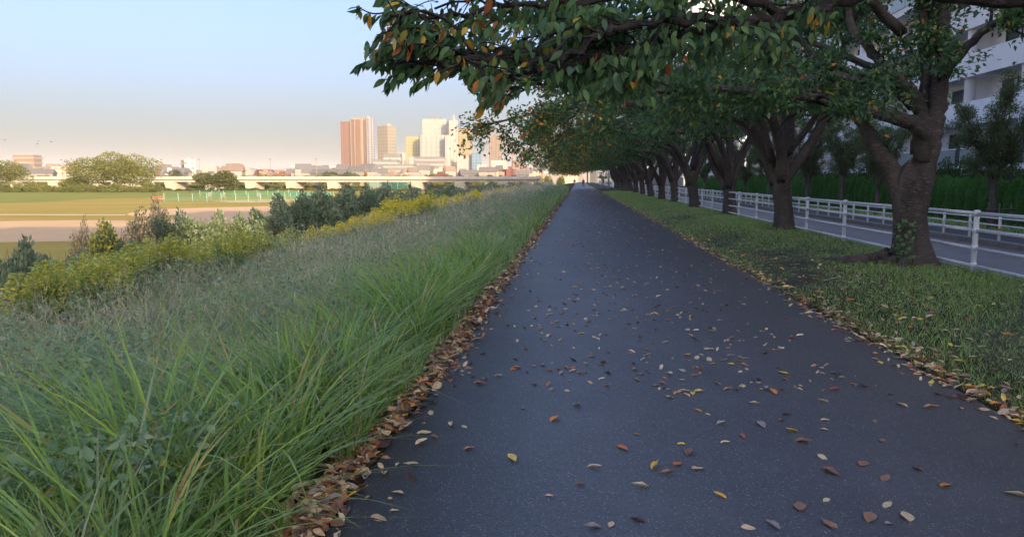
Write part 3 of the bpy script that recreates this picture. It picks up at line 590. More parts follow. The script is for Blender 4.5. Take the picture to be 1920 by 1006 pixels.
for k in range(-3, 82):
    y = 19.85 + 1.56 * k; p = obj('post', pm2, t, (0, y, 0))
    for z in (.66, .47, .22 + .08): obj('rail', r2, t, (0, y, z))
    if k in (0, 1): obj('reflector_band', band, p)
# poles
b = np.array([11.15, 44.0, -.2]); t = empty('street_light', tuple(b), 'pale green steel pole standing at the far kerb among the trees', 'pole')
obj('pole', MB().tube([(0, 0, -.1), (0, 0, 2.5), (0, 0, 8.2)], [.085, .08, .055], 12).build('pole', M['greenpole']), t)
obj('footing', MB().tube([(0, 0, 0), (0, 0, .1), (0, 0, .35)], [.16, .15, .09], 12).build('footing', M['kerb']), t)
obj('arm', MB().tube([(0, 0, 8.1), (-.5, 0, 8.5), (-1.5, 0, 8.6)], [.04, .035, .03], 8).build('arm', M['greenpole']), t)
obj('lamp_head', MB().tube([(-1.4, 0, 8.6), (-1.7, 0, 8.58), (-2.0, 0, 8.55)], [.06, .13, .08], 10).build('lamp_head', M['concrete']), t)
b = np.array([4.9, 124.0, 0]); t = empty('utility_pole', tuple(b), 'white steel pole beside the small tree at the far end of the verge', 'pole')
obj('pole', MB().tube([(0, 0, -.1), (0, 0, 3), (0, 0, 7.0)], [.15, .14, .11], 12).build('pole', M['white']), t)
obj('collar', MB().tube([(0, 0, .0), (0, 0, .3)], [.2, .18], 12).build('collar', M['concrete']), t)
# ---------------------------------------------------------------- the white apartment block along the road
def block(X, y0, y1, nf, z0, label, detail, setb=1.7, deep=14, bay=6.4, fh=3.05):
    t = empty('apartment_building', (X, y0, 0), label, 'building'); Y = y1 - y0; top = z0 + nf * fh
    obj('wall', MB().box(setb, deep, 0, Y, -.4, top).build('wall', M['whitewall']), t)
    par = MB().box(0, .16, 0, Y, -.45, 1.02).box(.16, setb - .002, .02, Y - .02, -.45, -.2).build('parapet', M['whitewall']); nb = int(Y / bay)
    for k in range(1, nf): obj('parapet', par, t, (0, 0, z0 + k * fh))
    obj('roof', MB().box(-.2, deep + .2, -.2, Y + .2, 0, .9).build('roof', M['whitewall']), t, (0, 0, top))
    col = MB().tube([(0, 0, -.4), (0, 0, top)], [.34, .34], 14).build('column', M['whitewall'])
    slab = MB().box(-.05, setb - .002, 0, Y, -.32, .0).build('slab', M['whitewall']); obj('slab', slab, t, (0, 0, z0))
    div = MB().box(.2, setb, -.06, .06, .0, fh - .46).build('partition', M['whitewall'])
    gl = MB().box(-.02, .015, .4, bay / 2 - .04, .08, 1.05).box(-.02, .015, bay / 2 + .04, bay - .4, .08, 1.05).build('glass_railing', M['frost'])
    hand = MB().box(-.05, .04, .35, bay - .35, 1.055, 1.11).build('handrail', M['white'])
    fr = MB().box(-.05, .03, 0, 3.4, 0, .07).box(-.05, .03, 0, 3.4, 2.13, 2.2).box(-.05, .03, 0, .07, .07, 2.13).box(-.05, .03, 3.33, 3.4, .07, 2.13).box(-.05, .03, 1.66, 1.74, .07, 2.13).build('window', M['darkmetal'])
    pn = MB().box(-.012, .01, .075, 1.655, .075, 2.125).box(-.012, .01, 1.745, 3.325, .075, 2.125).build('pane', M['pane'])
    for b in range(nb + 1): obj('column', col, t, (.48, min(Y - .4, b * bay + .01), 0))
    for b in range(nb if detail else 0):
        for k in range(min(nf, detail)):
            w = obj('window', fr, t, (setb - .04, b * bay + 1.4, z0 + k * fh + .05)); obj('pane', pn, w)
            if k in (0, 4): g = obj('glass_railing', gl, t, (0 if k == 0 else -.06, b * bay, z0 + k * fh + (.0 if k == 0 else .0))); obj('handrail', hand, g)
            obj('partition', div, t, (0, b * bay + bay, z0 + k * fh))
    if detail:
        for b in range(nb): obj('entry_wall', bpy.data.meshes.get('entry_wall') or MB().box(setb - .25, setb - .01, .6, bay - .6, -.3, z0 - .34).build('entry_wall', M['concrete']), t, (0, b * bay, 0))
    return t
block(25.0, 14.0, 118.0, 8, 2.5, 'long white apartment block with banded balconies seen through the trees across the road', 6)
block(25.0, -9.0, 11.0, 8, 2.5, 'white apartment wing standing beside the viewpoint, right of the frame', 0)
block(25.0, -52.6, -25.0, 5, 2.5, 'unseen low white annex added behind the viewpoint to shade the near bank', 0)  # added out of view to keep low sun off the bank weeds
block(27.0, -24.6, -9.4, 12, 2.5, 'unseen tall narrow white tower added behind the viewpoint to shade the infield dirt', 0)  # unseen block, added so its shadow reaches the infield dirt
block(26.0, -112.0, -53.0, 12, 2.5, 'white apartment wing behind the viewpoint', 0)
block(27.0, 134.0, 196.0, 9, 2.5, 'second white apartment block farther down the road', 0)
block(30.0, 222.0, 330.0, 17, 2.5, 'distant apartment block beyond the second white one', 0)
# ---------------------------------------------------------------- people far down the path
def person(loc, label, jacket, trousers, hair, stride, rz=0.0):
    t = empty('person', loc, label, 'person', None, rz)
    def skin(name, verts, edges, rad, mat, sub=1):
        me = bpy.data.meshes.new(name); me.from_pydata(verts, edges, []); me.materials.append(mat); o = obj(name, me, t)
        mo = o.modifiers.new('Skin', 'SKIN'); mo.use_smooth_shade = True
        for i, r in enumerate(rad): me.skin_vertices[0].data[i].radius = (r, r)
        me.skin_vertices[0].data[0].use_root = True
        s = o.modifiers.new('Sub', 'SUBSURF'); s.levels = sub; s.render_levels = sub; return o
    s = stride
    vs = [(0, 0, .93), (0, 0, 1.15), (0, 0, 1.38), (0, 0, 1.48), (0, .015, 1.60), (0, .01, 1.70), (-.19, 0, 1.39), (-.24, -.12 * s * 2, 1.12), (-.22, .04 - .2 * s, .90), (.19, 0, 1.39), (.24, .12 * s * 2, 1.12), (.22, .06 + .2 * s, .90),
          (-.10, 0, .88), (-.11, .16 * s * 2, .49), (-.11, .10 * s * 2, .08), (-.11, .10 * s * 2 + .12, .04), (.10, 0, .88), (.11, -.06 * s * 2, .48), (.11, -.24 * s * 2, .10), (.11, -.24 * s * 2 + .11, .04)]
    es = [(0, 1), (1, 2), (2, 3), (3, 4), (4, 5), (2, 6), (6, 7), (7, 8), (2, 9), (9, 10), (10, 11), (0, 12), (12, 13), (13, 14), (14, 15), (0, 16), (16, 17), (17, 18), (18, 19)]
    ra = [.13, .125, .12, .055, .10, .075, .06, .045, .035, .06, .045, .035, .085, .06, .04, .04, .085, .06, .04, .04]
    skin('body', vs, es, ra, M['skin'])
    skin('jacket', [vs[i] for i in (0, 1, 2, 6, 7, 9, 10)] + [tuple(np.array(vs[8]) * .8 + np.array(vs[7]) * .2), tuple(np.array(vs[11]) * .8 + np.array(vs[10]) * .2)], [(0, 1), (1, 2), (2, 3), (3, 4), (2, 5), (5, 6), (4, 7), (6, 8)], [.155, .15, .15, .075, .06, .075, .06, .05, .05], jacket)
    skin('trousers', [vs[i] for i in (0, 12, 13, 14, 16, 17, 18)], [(0, 1), (1, 2), (2, 3), (0, 4), (4, 5), (5, 6)], [.14, .10, .075, .06, .10, .075, .06], trousers)
    skin('hair', [(0, -.03, 1.63), (0, -.01, 1.70), (0, 0, 1.745)], [(0, 1), (1, 2)], [.10, .10, .06], hair)
M['skin'] = plain('skin', (.45, .28, .20)); M['black'] = plain('black cloth', (.012, .012, .014), (.02, .02, .022), 8, .9); M['navy'] = plain('dark cloth', (.02, .022, .028), (.03, .03, .035), 8, .9); M['beige'] = plain('beige cloth', (.32, .27, .21), (.27, .22, .17), 8, .9); M['hair'] = plain('dark hair', (.012, .01, .009))
person((.95, 153, .012), 'person in black walking along the middle of the far path', M['black'], M['black'], M['hair'], .9, .1)
person((-.95, 176, .012), 'person in dark top and pale trousers at the left edge of the far path', M['navy'], M['beige'], M['hair'], .5, -.2)
# ================================================================ THE FAR SIDE: BRIDGE, TREES, CITY
def grid_mat(name, wall, win, pw, ph, fw, fh, wall2=None, wrough=.25, jit=.35, ridge=0.0):
    """window openings too small to pick apart at this distance: a regular grid on the facade"""
    m, nt, p, out = new_mat(name); s = nt.nodes.new('ShaderNodeSeparateXYZ'); nt.links.new(nt.nodes.new('ShaderNodeTexCoord').outputs['Object'], s.inputs[0])
    u = mth(nt, 'DIVIDE', mth(nt, 'ADD', s.outputs[0], mth(nt, 'MULTIPLY', s.outputs[1], 1.0)), pw * 1.9); v = mth(nt, 'DIVIDE', s.outputs[2], ph * 1.8)
    a = mth(nt, 'MULTIPLY', mth(nt, 'LESS_THAN', mth(nt, 'FRACT', u), fw), mth(nt, 'LESS_THAN', mth(nt, 'FRACT', v), fh))
    cb = nt.nodes.new('ShaderNodeCombineXYZ'); nt.links.new(mth(nt, 'FLOOR', u), cb.inputs[0]); nt.links.new(mth(nt, 'FLOOR', v), cb.inputs[1])
    w = nt.nodes.new('ShaderNodeTexWhiteNoise'); w.noise_dimensions = '2D'; nt.links.new(cb.outputs[0], w.inputs[0])
    wc = mixc(nt, mth(nt, 'MULTIPLY', w.outputs[0], jit), win, wall); base = wall
    if wall2 is not None:
        cols = mth(nt, 'LESS_THAN', mth(nt, 'FRACT', mth(nt, 'DIVIDE', u, 4.0)), .25); base = mixc(nt, cols, wall, wall2)
    nt.links.new(mixc(nt, a, base, wc), p.inputs['Base Color'])
    nt.links.new(mth(nt, 'ADD', mth(nt, 'MULTIPLY', a, wrough - .8), .8), p.inputs['Roughness']); p.inputs['Specular IOR Level'].default_value = .3
    return m
def far_tower(name, x0, x1, ytop, Y, rz, mat, label, cat='tower', ratio=.8, cap=None, ribs=0, ribmat=None, ybot=None, crown=None, parent=None, floors=0, floormat=None):
    """a slab whose two visible faces span x0..x1 of its own real width at distance Y"""
    a0, a1 = at(x0, 330, Y), at(x1, 330, Y); W = a1[0] - a0[0]; zt = at((x0 + x1) / 2, ytop, Y)[2]; c, s_ = abs(math.cos(rz)), abs(math.sin(rz)); a = W / (c + ratio * s_); b = ratio * a; zb = -4.5
    t = parent or empty(name, ((a0[0] + a1[0]) / 2, Y + b / 2, zb), label, cat, None, rz); H = zt - zb; off = (0, 0, 0)
    if parent: off = ((a0[0] + a1[0]) / 2 - parent.location[0], Y + b / 2 - parent.location[1], zb - parent.location[2])
    q = obj('wing' if parent else 'body', MB().box(-a / 2, a / 2, -b / 2, b / 2, 0, H).build('body', mat), t, off)
    if parent:
        q.rotation_euler = (0, 0, rz - parent.rotation_euler[2])
    if cap: obj('roof_cap', MB().box(-a * cap[0] / 2, a * cap[0] / 2, -b * cap[0] / 2, b * cap[0] / 2, H + .01, H + cap[1]).build('roof_cap', ribmat or M['f_pale']), t, off)
    for i in range(ribs):
        x = -a / 2 + a * (i + .5) / ribs; obj('rib', MB().box(x - a * .035, x + a * .035, -b / 2 - 1.4, -b / 2 - .01, 0, H + 1).build('rib', ribmat or M['f_pale']), t, off)
    for i in range(floors):
        z = H * (i + .8) / (floors + .3); obj('floor_band', MB().box(-a / 2 - .7, a / 2 + .7, -b / 2 - .8, b / 2 + .7, z - H * .32 / floors, z).build('floor_band', floormat or M['f_white']), t, off)
    return t
fc = lambda c: c
M['f_pale'] = plain('far pale wall', (.30, .275, .24), (.26, .24, .21), .02, .85); M['f_white'] = plain('far white wall', (.31, .295, .265), (.28, .265, .24), .02, .8)
M['f_grey'] = plain('far grey wall', (.13, .125, .12), (.17, .16, .15), .02, .8); M['f_tan'] = plain('far tan wall', (.24, .17, .12), (.20, .15, .11), .03, .85); M['f_brick'] = plain('far brick wall', (.17, .065, .045), (.15, .06, .045), .03, .85)
M['f_roofred'] = plain('far red roof', (.13, .045, .035), (.16, .05, .04), .1, .8); M['f_glass'] = glass_mat('far glass', (.12, .17, .22), .15)
M['t_orange'] = grid_mat('orange tower', (.115, .042, .016), (.14, .10, .065), 4.2, 3.3, .42, .45, (.20, .085, .04))
M['t_amber'] = grid_mat('amber tower', (.16, .072, .024), (.17, .125, .085), 4.2, 3.3, .45, .45, (.28, .21, .14))
M['t_grey'] = grid_mat('grey ribbed tower', (.24, .235, .25), (.10, .12, .17), 5.5, 3.3, .55, .8, (.32, .28, .23))
M['t_brown'] = grid_mat('brown grid tower', (.25, .185, .13), (.09, .19, .14), 4.0, 4.6, .62, .5)
M['t_gold'] = grid_mat('gold glass tower', (.32, .27, .10), (.2, .2, .11), 4.5, 4.0, .8, .8, None, .12)
M['t_white'] = grid_mat('white grid tower', (.30, .275, .235), (.11, .27, .24), 5.0, 6.4, .7, .34)
M['t_yellow'] = grid_mat('yellow slab', (.26, .165, .07), (.12, .24, .14), 4.2, 4.4, .6, .42)
M['t_constr'] = grid_mat('tower being built', (.20, .135, .09), (.10, .10, .08), 4.6, 3.4, .45, .55)
M['t_blue'] = grid_mat('blue glass tower', (.16, .26, .34), (.10, .18, .26), 5, 4, .7, .7, None, .12)
M['t_flat'] = grid_mat('flat block', (.60, .47, .35), (.25, .18, .14), 4.2, 3.2, .6, .42)
M['t_flat2'] = grid_mat('flat block pale', (.64, .58, .48), (.28, .24, .2), 4.6, 3.2, .6, .42)
M['crane'] = plain('crane red paint', (.55, .10, .06), (.48, .12, .08), .5, .6)
D0 = 1800
t = far_tower('tower_block', 637.5, 662, 228, D0, .25, M['t_orange'], 'tallest red-orange apartment tower, joined to a lighter orange slab on its right', ratio=.7, ribs=3, ribmat=M['f_brick'])
far_tower('wing', 655, 681, 224, D0 - 12, -.12, M['t_amber'], '', parent=t, ratio=.6, cap=(.98, 4), ribs=2, ribmat=M['f_tan'])
far_tower('tower_block', 675, 700.5, 221, D0 + 30, -.45, M['t_grey'], 'grey ribbed high-rise right behind the orange towers', ratio=.9, cap=(.35, 5), ribs=4, ribmat=M['f_pale'])
far_tower('tower_block', 707, 740.5, 236, D0 + 60, -.5, M['t_brown'], 'cream and brown gridded high-rise standing alone between two tower clusters', ratio=.9, cap=(.45, 6))
far_tower('office_building', 718, 751, 287.5, D0 - 60, .1, M['f_grey'], 'white office block with a dark set-back top floor below the brown gridded tower', 'building', floors=3)
far_tower('office_building', 699, 745, 299, D0 - 90, .05, M['f_grey'], 'low white block with four dark ribbon windows below the grey ribbed tower', 'building', floors=4)
far_tower('office_building', 718, 775, 307.5, D0 - 130, .05, M['f_grey'], 'wide low white building with three ribbon windows just above the bridge', 'building', floors=4)
far_tower('office_building', 742, 760, 286.5, D0 - 20, .3, M['f_white'], 'plain white block left of the golden glass tower', 'building', ratio=.8)
far_tower('tower_block', 760, 786.5, 256, D0 + 40, .12, M['t_gold'], 'golden glass tower with dark grey sides', ratio=.8, cap=(1.0, 2), ribmat=M['f_grey'])
far_tower('office_building', 766, 783, 294, D0 - 40, .1, M['f_white'], 'small white block at the foot of the golden glass tower', 'building')
t = far_tower('tower_block', 788, 845, 253.5, D0, .06, M['t_white'], 'broad white office tower stepped in tiers beside the pointed white tower', ratio=.5, ribs=6, ribmat=M['f_white'])
far_tower('wing', 793, 842, 223, D0 + 45, .10, M['t_white'], '', parent=t, ratio=.5, cap=(.4, 6), ribmat=M['f_grey'])
far_tower('wing', 775, 832, 294, D0 - 40, .05, M['f_grey'], '', parent=t, ratio=.5, floors=5)
t = far_tower('tower_block', 838, 858.5, 226, D0 + 10, .35, M['f_white'], 'pointed white tower with a spire, highest of the pale cluster', ratio=.9, ribs=3, ribmat=M['f_pale'])
h = at(848, 226, D0)[2] + 4.5; obj('spire', MB().tube([(2, 0, h), (2, 0, h + 6), (2, 0, h + 17)], [6.5, 4, .4], 4, smooth=False).build('spire', M['f_white']), t)
far_tower('office_building', 832, 848, 256, D0 - 25, .35, M['f_white'], 'white shaft in front of the pointed white tower', 'building', ribs=2)
far_tower('tower_block', 857.5, 884.5, 243, D0 + 50, .18, M['t_yellow'], 'yellow slab tower right of the pointed white tower', ratio=.6, cap=(1.02, 2.5), ribmat=M['f_brick'])
far_tower('office_building', 856, 878, 292, D0 - 50, .05, M['f_white'], 'bare white block in front of the yellow slab tower', 'building')
far_tower('tower_block', 884.5, 902, 286, D0 + 30, -.2, M['t_blue'], 'small blue glass tower right of the yellow slab', ratio=.8)
far_tower('office_building', 893, 914, 309.5, D0 - 50, .1, M['t_flat'], 'low tan block in front of the blue glass tower', 'building')
def crane(x, y0, y1, Y, label):
    b = at(x, y0, Y); z1 = at(x, y1, Y)[2]; t = empty('tower_crane', tuple(b), label, 'crane'); h = z1 - b[2]
    obj('mast', MB().box(-.9, .9, -.9, .9, 0, h * .62).build('mast', M['crane']), t); obj('jib', MB().tube([(0, 0, h * .6), (h * .12, 0, h * 1.0)], [.9, .4], 4, smooth=False).build('jib', M['crane']), t); obj('counter_jib', MB().box(-h * .22, 0, -.7, .7, h * .55, h * .66).build('counter_jib', M['crane']), t)
far_tower('tower_block', 915, 941.5, 254.5, D0 + 80, .1, M['t_constr'], 'brown tower still being built, two red cranes on its roof', ratio=.8, cap=(.45, 4), ribs=4, ribmat=M['f_tan'])
crane(916.5, 256, 237, D0 + 60, 'red crane on the left corner of the tall brown unfinished tower'); crane(940.5, 256, 240, D0 + 60, 'red crane on the right corner of the tall brown unfinished tower')
far_tower('office_building', 919, 949, 301, D0 - 20, .1, M['t_flat2'], 'white ribbed block at the foot of the tall unfinished tower', 'building', ribs=6, ribmat=M['f_white'])
far_tower('tower_block', 958, 983.5, 301, D0 + 100, .1, M['t_constr'], 'short brown unfinished tower near the tree edge, two cranes on top', ratio=.8, cap=(.4, 4), ribs=4, ribmat=M['f_tan'])
crane(960.5, 302, 283, D0 + 90, 'red crane on the left of the short unfinished tower'); crane(980, 302, 284, D0 + 90, 'red crane on the right of the short unfinished tower')
DM = 800
for a in ((27, 66, 290.5, 'f', 'tan apartment block with long balconies above the tree at the left edge', M['f_tan'], 6), (130, 145, 305, 0, 'small brick red building left of the big round tree', M['f_brick'], 0), (290, 318, 308, 'f', 'cream building with ribbon windows right of the big round tree', M['f_tan'], 3),
          (346, 364, 296.5, 0, 'grey slab with a taller blank right end', M['t_flat2'], 0), (340, 352, 300, 'f', 'balconied flats joined to the grey slab', M['f_grey'], 4), (378, 406, 311, 0, 'pale low house left of the round tree by the bridge', M['f_white'], 0), (423, 448, 306.5, 'f', 'white stepped building above the round tree by the bridge', M['f_grey'], 3),
          (547, 562, 308.5, 0, 'brown left half of the paired block under the faint ridge', M['t_flat'], 0), (560, 577, 307.5, 0, 'cream right half of the paired block under the faint ridge', M['t_flat2'], 0), (585, 606, 313, 0, 'tan low block left of the wooded mound', M['t_flat'], 0), (604, 622, 311.5, 0, 'pale low block just left of the wooded mound', M['t_flat2'], 0), (622, 640, 312, 0, 'low tan block behind the wooded mound', M['t_flat'], 0),
          (48, 84, 313, 0, 'long white shed below the tan apartment block', M['f_white'], 0), (96, 122, 312, 0, 'low brick houses right of the white shed', M['t_flat'], 0)):
    far_tower('town_building', a[0], a[1], a[2], DM + (a[0] * 7) % 60, .12 * ((a[0] % 5) - 2), a[5], a[4], 'building', ratio=.5, floors=a[6], floormat=M['f_pale'] if a[6] else None)
for a in ((880, 960, 321, M['t_flat'], 'long tan flats above the shaded end of the bridge'), (930, 985, 319, M['f_pale'], 'cream low building left of the tree edge above the bridge'), (980, 1040, 321.5, M['t_flat2'], 'cream flats half hidden by the hanging tree edge'), (1035, 1078, 323, M['t_flat'], 'low sunlit tan building seen at the end of the path'), (1070, 1112, 322, M['f_pale'], 'cream sunlit building closing the end of the path')):
    far_tower('town_building', a[0], a[1], a[2], 1000 + a[0] % 40, .06, a[3], a[4], 'building', ratio=.4)
# hall with curved white roof and a red wing
p = at(484, 322, 700); t = empty('hall', (p[0], p[1], -4.5), 'white hall with a curved roof and a red-roofed wing behind the bridge', 'building')
mb = MB(); n = 12; w = at(450, 320, 700)[0] - p[0]; ztop = at(460, 316, 700)[2] + 4.5
mb.box(w, -w * .95, 0, 20, 0, ztop * .6); obj('wall', mb.build('wall', M['f_white']), t)
mb = MB(); arc = [(w + (-w * .75) * (1 - math.cos(math.pi * i / n)) / 2, ztop * .6 + ztop * .45 * math.sin(math.pi * i / n)) for i in range(n + 1)]
for i in range(n): mb.add([(arc[i][0], -1, arc[i][1]), (arc[i + 1][0], -1, arc[i + 1][1]), (arc[i + 1][0], 21, arc[i + 1][1]), (arc[i][0], 21, arc[i][1])], [(0, 1, 2, 3)])
mb.add([(a, -1, b) for a, b in arc], [tuple(range(n + 1))]); obj('curved_roof', mb.build('curved_roof', M['f_white']), t)
z = ztop * .61; obj('red_roof', MB().add([(w * .45, -1.5, z), (-w, -1.5, z), (-w, 22, z), (w * .45, 22, z), (w * .4, 10, z + ztop * .34), (-w * .55, 10, z + ztop * .34)], [(0, 1, 5, 4), (1, 2, 5), (2, 3, 4, 5), (3, 0, 4)]).build('red_roof', M['f_roofred']), t)
p = at(317.5, 319, 640); t = empty('gas_holder', tuple(p + np.array([0, 0, 0])), 'round white tank with a blue swirl on a low frame behind the bridge', 'tank')
m, nt, pr, out = new_mat('tank paint'); wv = nt.nodes.new('ShaderNodeTexWave'); wv.inputs['Scale'].default_value = .16; wv.inputs['Distortion'].default_value = 3; nt.links.new(nt.nodes.new('ShaderNodeTexCoord').outputs['Object'], wv.inputs[0]); nt.links.new(mixc(nt, ramp(nt, wv.outputs[1], .45, .55), (.75, .75, .73), (.16, .30, .55)), pr.inputs['Base Color'])
n = 14; obj('sphere', MB().tube([(0, 0, -2.4 * math.cos(math.pi * i / n)) for i in range(n + 1)], [max(.02, 2.4 * math.sin(math.pi * i / n)) for i in range(n + 1)], 18).build('sphere', m), t)
obj('frame', MB().tube([(-1.5, 0, -9), (-1.5, 0, -1.6)], [.25, .25], 6).tube([(1.5, 0, -9), (1.5, 0, -1.6)], [.25, .25], 6).build('frame', M['f_grey']), t)
# filler houses along the far bank
rng = np.random.default_rng(14); hk = []
for k, m_ in enumerate(('f_pale', 'f_tan', 'f_white', 't_flat', 'f_grey', 'f_brick')):
    mb = MB().box(-.5, .5, -.4, .4, 0, 1, 0)
    if k % 2 == 0: mb.add([(-.55, -.45, 1.001), (.55, -.45, 1.001), (.55, .45, 1.001), (-.55, .45, 1.001), (-.5, 0, 1.35), (.5, 0, 1.35)], [(0, 1, 5, 4), (2, 3, 4, 5), (1, 2, 5), (3, 0, 4)], 1)
    else: mb.box(-.2, .15, -.2, .2, 1.002, 1.16, 0)
    hk.append(mb.build('house', [M[m_], M['f_tan'] if k == 2 else M['f_grey']]))
for i in range(150):
    x = rng.uniform(-120, 1130); Yh = rng.uniform(560, 980); w = rng.uniform(7, 20); h = (at(x, rng.uniform(314, 326), Yh)[2] + 4.5) / 1.1; p = at(x, 330, Yh)
    o = obj('house', hk[rng.integers(0, 6)], None, (p[0], Yh, -4.5), (0, 0, rng.uniform(-.4, .4)), (w, w * .8, h)); tag(o, 'low town house in the band of roofs beyond the bridge', 'house', 'low houses beyond the river')
# ---------------------------------------------------------------- bridge
YB = 380; zt = at(500, 330.3, YB)[2]; zb = at(500, 341, YB)[2]; x0 = at(-160, 335, YB)[0]; x1 = at(1010, 335, YB)[0]
t = empty('bridge', (0, YB, -4), 'long pale road bridge on wedge piers across the far side of the field', 'bridge'); t.rotation_euler = (0, 0, -.02)
z = lambda v: v + 4
M['bridge'] = plain('bridge concrete', (.52, .48, .42), (.44, .41, .36), .3, .85)
obj('deck', MB().box(x0, x1, 0, 12, z(zb) + .9, z(zt) - 1.05).build('deck', M['kerb']), t)
obj('girder', MB().box(x0, x1, .8, 11.2, z(zb), z(zb) + .898).build('girder', M['bridge']), t)
for y in (-.25, 12.0): obj('parapet', MB().box(x0, x1, y, y + .25, z(zt) - 1.5, z(zt) - .2).build('parapet', M['bridge']), t)
sp = at(541, 335, YB)[0] - at(463, 335, YB)[0]; xp0 = at(463, 335, YB)[0]
pier = MB(); pier.add([(-2.6, -1, z(zb) - .02), (2.6, -1, z(zb) - .02), (2.6, 1.2, 0 - 1), (-2.9, 1.2, -1), (-2.6, 12.5, z(zb) - .02), (2.6, 12.5, z(zb) - .02), (2.6, 11, -1), (-2.9, 11, -1)], [(0, 3, 2, 1), (4, 5, 6, 7), (0, 1, 5, 4), (3, 7, 6, 2), (1, 2, 6, 5), (0, 4, 7, 3)]); pier = pier.build('pier', M['bridge'])
for k in range(-7, 8): obj('pier', pier, t, (xp0 + k * sp, 0, 0))
rp = MB().box(-.06, .06, -.06, .06, 0, .75).build('rail_post', M['f_grey'])
obj('handrail', MB().box(x0, x1, -.17, -.05, z(zt) + .42, z(zt) + .5).build('handrail', M['f_grey']), t)
for k in range(150):
    xx = x0 + (x1 - x0) * (k + .5) / 150; obj('rail_post', rp, t, (xx, -.11, z(zt) - .2))
lp = MB().tube([(0, 0, 0), (0, 0, 9.0)], [.22, .14], 6).build('lamp_post', M['f_pale']); lh = MB().box(-.35, .35, -.9, .2, 9.0, 9.25).build('lamp_head', M['f_grey'])
for i, x in enumerate((-30, 118, 305, 375, 508, 594, 732, 835, 960)):
    p = at(x, 335, YB + 1); o = empty('bridge_lamp', (p[0], YB + 1, zt - .3), 'tall lamp post standing on the bridge', 'street lamp', 'lamp posts on the bridge'); obj('lamp_post', lp, o); obj('lamp_head', lh, o)
def truck(x, label, big, c):
    p = at(x, 330, YB + 6); t = empty('truck' if big else 'car', (p[0], YB + 6, zt - 1.0), label, 'truck' if big else 'car'); L = 7.0 if big else 4.2
    if big: obj('cargo_box', MB().box(-L / 2, L / 2 - 2.0, -1.1, 1.1, .8, 3.1).build('cargo_box', c), t); obj('cab', MB().prism([(L / 2 - 1.9, -1.05), (L / 2, -1.05), (L / 2, 1.05), (L / 2 - 1.9, 1.05)], .6, 2.4).build('cab', c), t)
    else:
        mb = MB(); mb.add([(-2.1, y, zz) for y in (-.8, .8) for zz in (.4, 1.0)] + [(2.1, y, zz) for y in (-.8, .8) for zz in (.4, .95)], [(0, 2, 3, 1), (4, 5, 7, 6), (0, 1, 5, 4), (2, 6, 7, 3), (1, 3, 7, 5), (0, 4, 6, 2)]); obj('body', mb.build('body', c), t)
        mb = MB(); mb.add([(-1.6, -.75, 1.0), (1.1, -.75, .98), (.6, -.65, 1.5), (-1.2, -.65, 1.5), (-1.6, .75, 1.0), (1.1, .75, .98), (.6, .65, 1.5), (-1.2, .65, 1.5)], [(0, 1, 2, 3), (5, 4, 7, 6), (3, 2, 6, 7), (1, 5, 6, 2), (4, 0, 3, 7)]); obj('cabin', mb.build('cabin', M['pane']), t)
    for sx in (-.32, .32):
        for y in (-.95, .95): obj('wheel', MB().tube([(L * sx, y - .12, .4), (L * sx, y + .12, .4)], [.4, .4], 10).build('wheel', M['darkmetal']), t)
truck(702, 'white box truck crossing the bridge below the grey ribbed tower', True, M['f_white']); truck(783, 'white lorry crossing the bridge below the broad white tower', True, M['f_white']); truck(866, 'grey car on the shaded part of the bridge below the yellow slab', False, M['f_grey']); truck(920, 'blue-grey car on the shaded end of the bridge near the trees', False, M['f_glass']); truck(965, 'pale car at the tree end of the bridge', False, M['f_white'])
# ---------------------------------------------------------------- trees and scrub along the river
FC = [(.15, .155, .035), (.18, .172, .042), (.12, .135, .03), (.095, .115, .03)]
def far_crown(seed, w, h, base, n, cards, cols=FC, lobes=11):
    rng = np.random.default_rng(seed); PP = []; DD = []
    for k in range(lobes):
        a = rng.uniform(0, 6.28); rr = w * .33 * math.sqrt(rng.random()); zc = base + (h - base) * (.30 + .42 * rng.random()) * (1.0 - .25 * (rr / (w * .33))); r = np.array([w * rng.uniform(.15, .25), w * rng.uniform(.15, .25), (h - base) * rng.uniform(.20, .30)]); m = n // lobes
        d = nrm(rng.normal(0, 1, (m, 3))); q = .72 + .28 * rng.random(m) ** .6; q *= 1 + .13 * np.sin(d[:, 0] * 7 + k) * np.sin(d[:, 2] * 6 + 2 * k); PP.append(np.array([math.cos(a) * rr, math.sin(a) * rr, zc]) + d * r * q[:, None]); DD.append(d)
    P = np.concatenate(PP); D = nrm(np.concatenate(DD) * .5 + rng.normal(0, .6, (len(P), 3)) + [0, 0, -.15]); nn = len(P); t = np.array(cols)[rng.integers(0, len(cols), nn)] * rng.uniform(.75, 1.3, (nn, 1)); L = rng.uniform(.6, 1.2, nn) * cards
    P[:, 2] = np.maximum(P[:, 2], .1); return leaf_quads(P, D, L, L * .6, t, rng)
